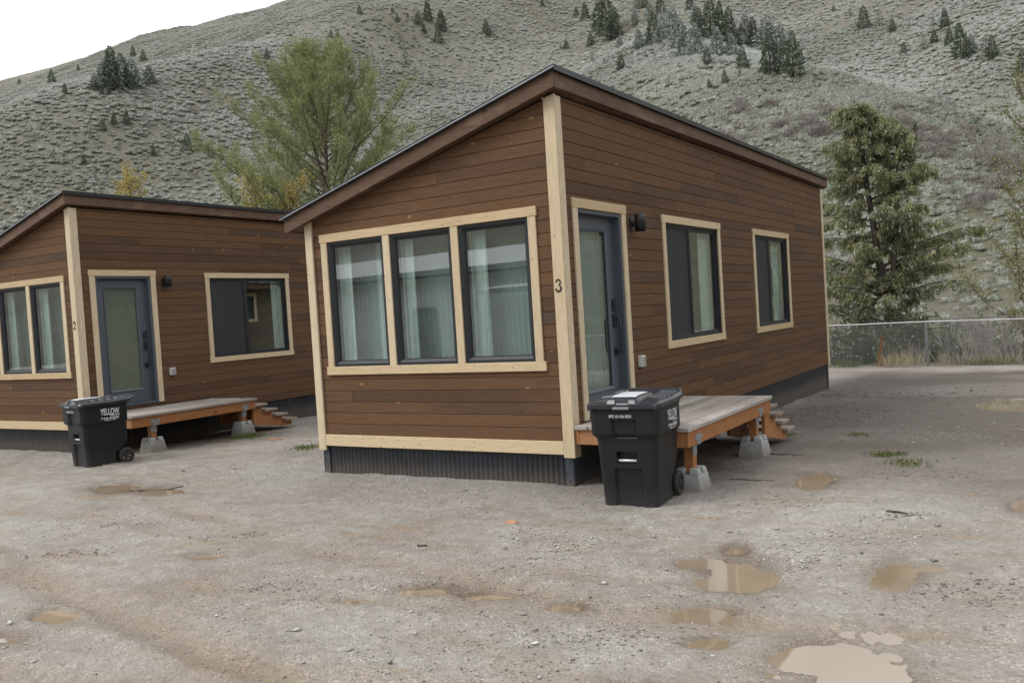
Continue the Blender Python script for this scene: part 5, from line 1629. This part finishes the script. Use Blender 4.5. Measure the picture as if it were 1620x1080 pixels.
# churned clods and pebble patches left by wheels
cl = {'x': [], 'y': [], 's': [], 'h': []}
for (px, py, ra, rb, n, s0, s1, h0, h1) in [(942,1007,.45,.12,160,.008,.026,.02,.4),(440,925,.40,.10,140,.008,.026,.02,.35),(1427,816,.30,.06,80,.010,.030,.02,.25),(1232,888,.35,.18,220,.010,.034,.3,1),(1363,853,.5,.25,260,.010,.034,.4,.98),
        (1580,935,.5,.2,260,.010,.030,0,.5),(110,872,.4,.08,130,.010,.026,0,.2),(380,843,.5,.08,110,.010,.024,0,.25),(690,915,.6,.2,260,.008,.026,.3,1),(860,855,.5,.3,240,.010,.036,.2,1),(260,822,.7,.1,110,.008,.024,0,.3),(1450,745,.5,.25,160,.010,.030,0,.4),(1330,640,1.2,.8,320,.016,.05,0,.45),(1440,610,1.5,.6,260,.018,.06,0,.4),(1540,680,1.0,.6,260,.012,.04,.1,.8),(1250,790,.6,.3,180,.010,.032,.1,.7)]:
    c0 = at_z(px, py, 0)[:2]; e1, e2 = CR[:2]/np.linalg.norm(CR[:2]), CF[:2]/np.linalg.norm(CF[:2])
    g1, g2 = rq.normal(0, ra*.6, n), rq.normal(0, rb*.8, n)
    cl['x'].append(c0[0]+e1[0]*g1+e2[0]*g2); cl['y'].append(c0[1]+e1[1]*g1+e2[1]*g2)
    cl['s'].append(s0+(s1-s0)*rq.uniform(0, 1, n)**2.5); cl['h'].append(rq.uniform(h0, h1, n))
cx_, cy_ = np.concatenate(cl['x']), np.concatenate(cl['y'])
kk = (_pd(cx_, cy_) > .15) & ~((cx_ < .05) & (cy_ > -.05))
chips(cx_[kk], cy_[kk], terrain(cx_[kk], cy_[kk]), np.concatenate(cl['s'])[kk], np.concatenate(cl['h'])[kk], 'mud_clods', 'dark clods and pebbles churned up by wheels')

# ------------------------------------------------------------------ grass sprouting in the yard, twigs, lost bits
def sprout(px, py, rx, n, seed, label, h=.07):
    c = at_z(px, py, float(yard(*at_z(px, py, 0)[:2]))); rg = np.random.default_rng(seed)
    x = c[0]+rg.normal(0, rx*.5, n); y = c[1]+rg.normal(0, rx*.5, n); z = terrain(x, y)-.005
    P = np.stack([x-c[0], y-c[1], z-c[2]], 1)
    D = np.stack([rg.normal(0, .55, n), rg.normal(0, .55, n), np.ones(n)], 1)
    V, F = blades(P, D, rg.uniform(.4, 1.1, n)*h, .009, rg)
    o = link('grass_patch', leaf_mesh('grass_patch', V, F, rg.uniform(0, 1, n), np.zeros(n)), M['grass'], None, tuple(c)); tag(o, label, 'grass', 'grass sprouting in the yard')
sprout(1398, 719, .17, 170, 1, 'small green grass patch in the open yard right of the near deck')
sprout(1436, 733, .22, 200, 2, 'yellow green grass patch just below the other one in the open yard')
sprout(1418, 717, .12, 70, 6, 'narrow green grass sprig between the two patches in the open yard')
sprout(1234, 688, .16, 260, 3, 'grass tuft at the foot of the near deck steps')
sprout(392, 690, .28, 520, 4, 'grass growing beside the far pier of the left deck', .09)
sprout(486, 708, .26, 380, 5, 'grass sprouting in the gravel left of the near cabin', .07)
sprout(1358, 687, .14, 120, 8, 'faint yellowish grass patch on the dark earth', .05)
def twig(px, py, ang, length, r_, label, mat='darkbark'):
    c = at_z(px, py, 0); x, y = c[0], c[1]; rg = np.random.default_rng(int(px))
    pts = []
    for i in range(6):
        t = i/5-.5; xx, yy = math.cos(ang)*length*t+rg.normal(0, .012), math.sin(ang)*length*t+rg.normal(0, .012)
        pts.append((xx, yy, float(terrain(np.array(x+xx), np.array(y+yy)))+r_*.6))
    o = MB().tube(pts, [r_*.6, r_, r_, r_*.9, r_*.7, r_*.4], 6).build('stick', M[mat], None, (x, y, 0)); tag(o, label, 'stick', 'sticks lying in the yard')
twig(236, 770, .55, .75, .014, 'dark stick lying across the puddle before the left cabin')
twig(1235, 714, -.1, .55, .009, 'thin twig lying right of the near deck pier')
twig(1190, 757, .1, .40, .008, 'thin twig on the shaded ground below the near deck')
twig(1418, 812, -.25, .20, .011, 'dark lump of bark in the churned gravel at right')
twig(668, 863, .2, .09, .010, 'small dark chip lying on the mud in the middle foreground')
twig(435, 666+22, .3, .30, .016, 'short wood offcut at the foot of the left deck steps', 'cedar_x')
b_ = at_z(808, 826, 0)
o = MB().hexa([(-.06,-.03,-.01),(.07,-.025,-.01),(.06,.03,-.01),(-.05,.035,-.01),(-.055,-.025,.012),(.06,-.02,.016),(.055,.025,.012),(-.045,.03,.014)]).build('brick_shard', M['brick'] if 'brick' in M else plain_mat('orange_brick', (.45, .21, .11), .8, var=.2, scale=30), None, (b_[0], b_[1], float(terrain(b_[0], b_[1]))), bevel=.004)
tag(o, 'orange brick shard lying on the gravel before the near cabin', 'brick shard')

# ------------------------------------------------------------------ building across the yard, mirrored in the front windows
shed = empty('grey_shed', (-12.0, -17.0, 0)); tag(shed, 'pale grey corrugated building mirrored in the front windows of the near cabin', 'building')
M['shedwall'] = plain_mat('pale_grey_siding', (.76, .79, .79), .6, var=.06, scale=3)
M['shedroof'] = plain_mat('white_grey_roof', (.27, .28, .285), .5, var=.06, scale=3)
V = []; F = []; n = 26*24
for i in range(n+1):
    u = -13+26*i/n; yy = .012*math.cos(2*math.pi*u/.2); V += [(u, yy, -.3), (u, yy, 3.15)]
for i in range(n): F.append((2*i, 2*i+1, 2*i+3, 2*i+2))
me = bpy.data.meshes.new('wall'); me.from_pydata(V, [], F); me.update(); link('wall', me, M['shedwall'], shed)
MB().box(-13, 13, -8.0, -.10, -.3, 3.1).build('wall', M['shedwall'], shed)
MB().hexa([(-13.4,-4,4.15),(13.4,-4,4.15),(13.4,.7,3.18),(-13.4,.7,3.18),(-13.4,-4,4.33),(13.4,-4,4.33),(13.4,.7,3.36),(-13.4,.7,3.36)]).build('roof', M['shedroof'], shed)
MB().hexa([(-13.4,-8.4,3.18),(13.4,-8.4,3.18),(13.4,-4.01,4.15),(-13.4,-4.01,4.15),(-13.4,-8.4,3.36),(13.4,-8.4,3.36),(13.4,-4.01,4.33),(-13.4,-4.01,4.33)]).build('roof', M['shedroof'], shed)
MB().hexa([(1.0,.72,2.55),(9,.72,2.55),(9,2.6,2.35),(1.0,2.6,2.35),(1.0,.72,2.68),(9,.72,2.68),(9,2.6,2.50),(1.0,2.6,2.50)]).build('porch_roof', M['shedroof'], shed)
for px in (1.2, 4.0, 6.8): MB().box(px, px+.1, 2.4, 2.5, -.2, 2.36).build('porch_post', M['shedroof'], shed)
dr_ = MB(); frame_ring(dr_, -3.6, -2.5, -.1, 2.1, .09, .02, .06); dr_.box(-3.5, -2.6, .022, .04, 0, 2.0); dr_.build('door', M['outlet'], shed)
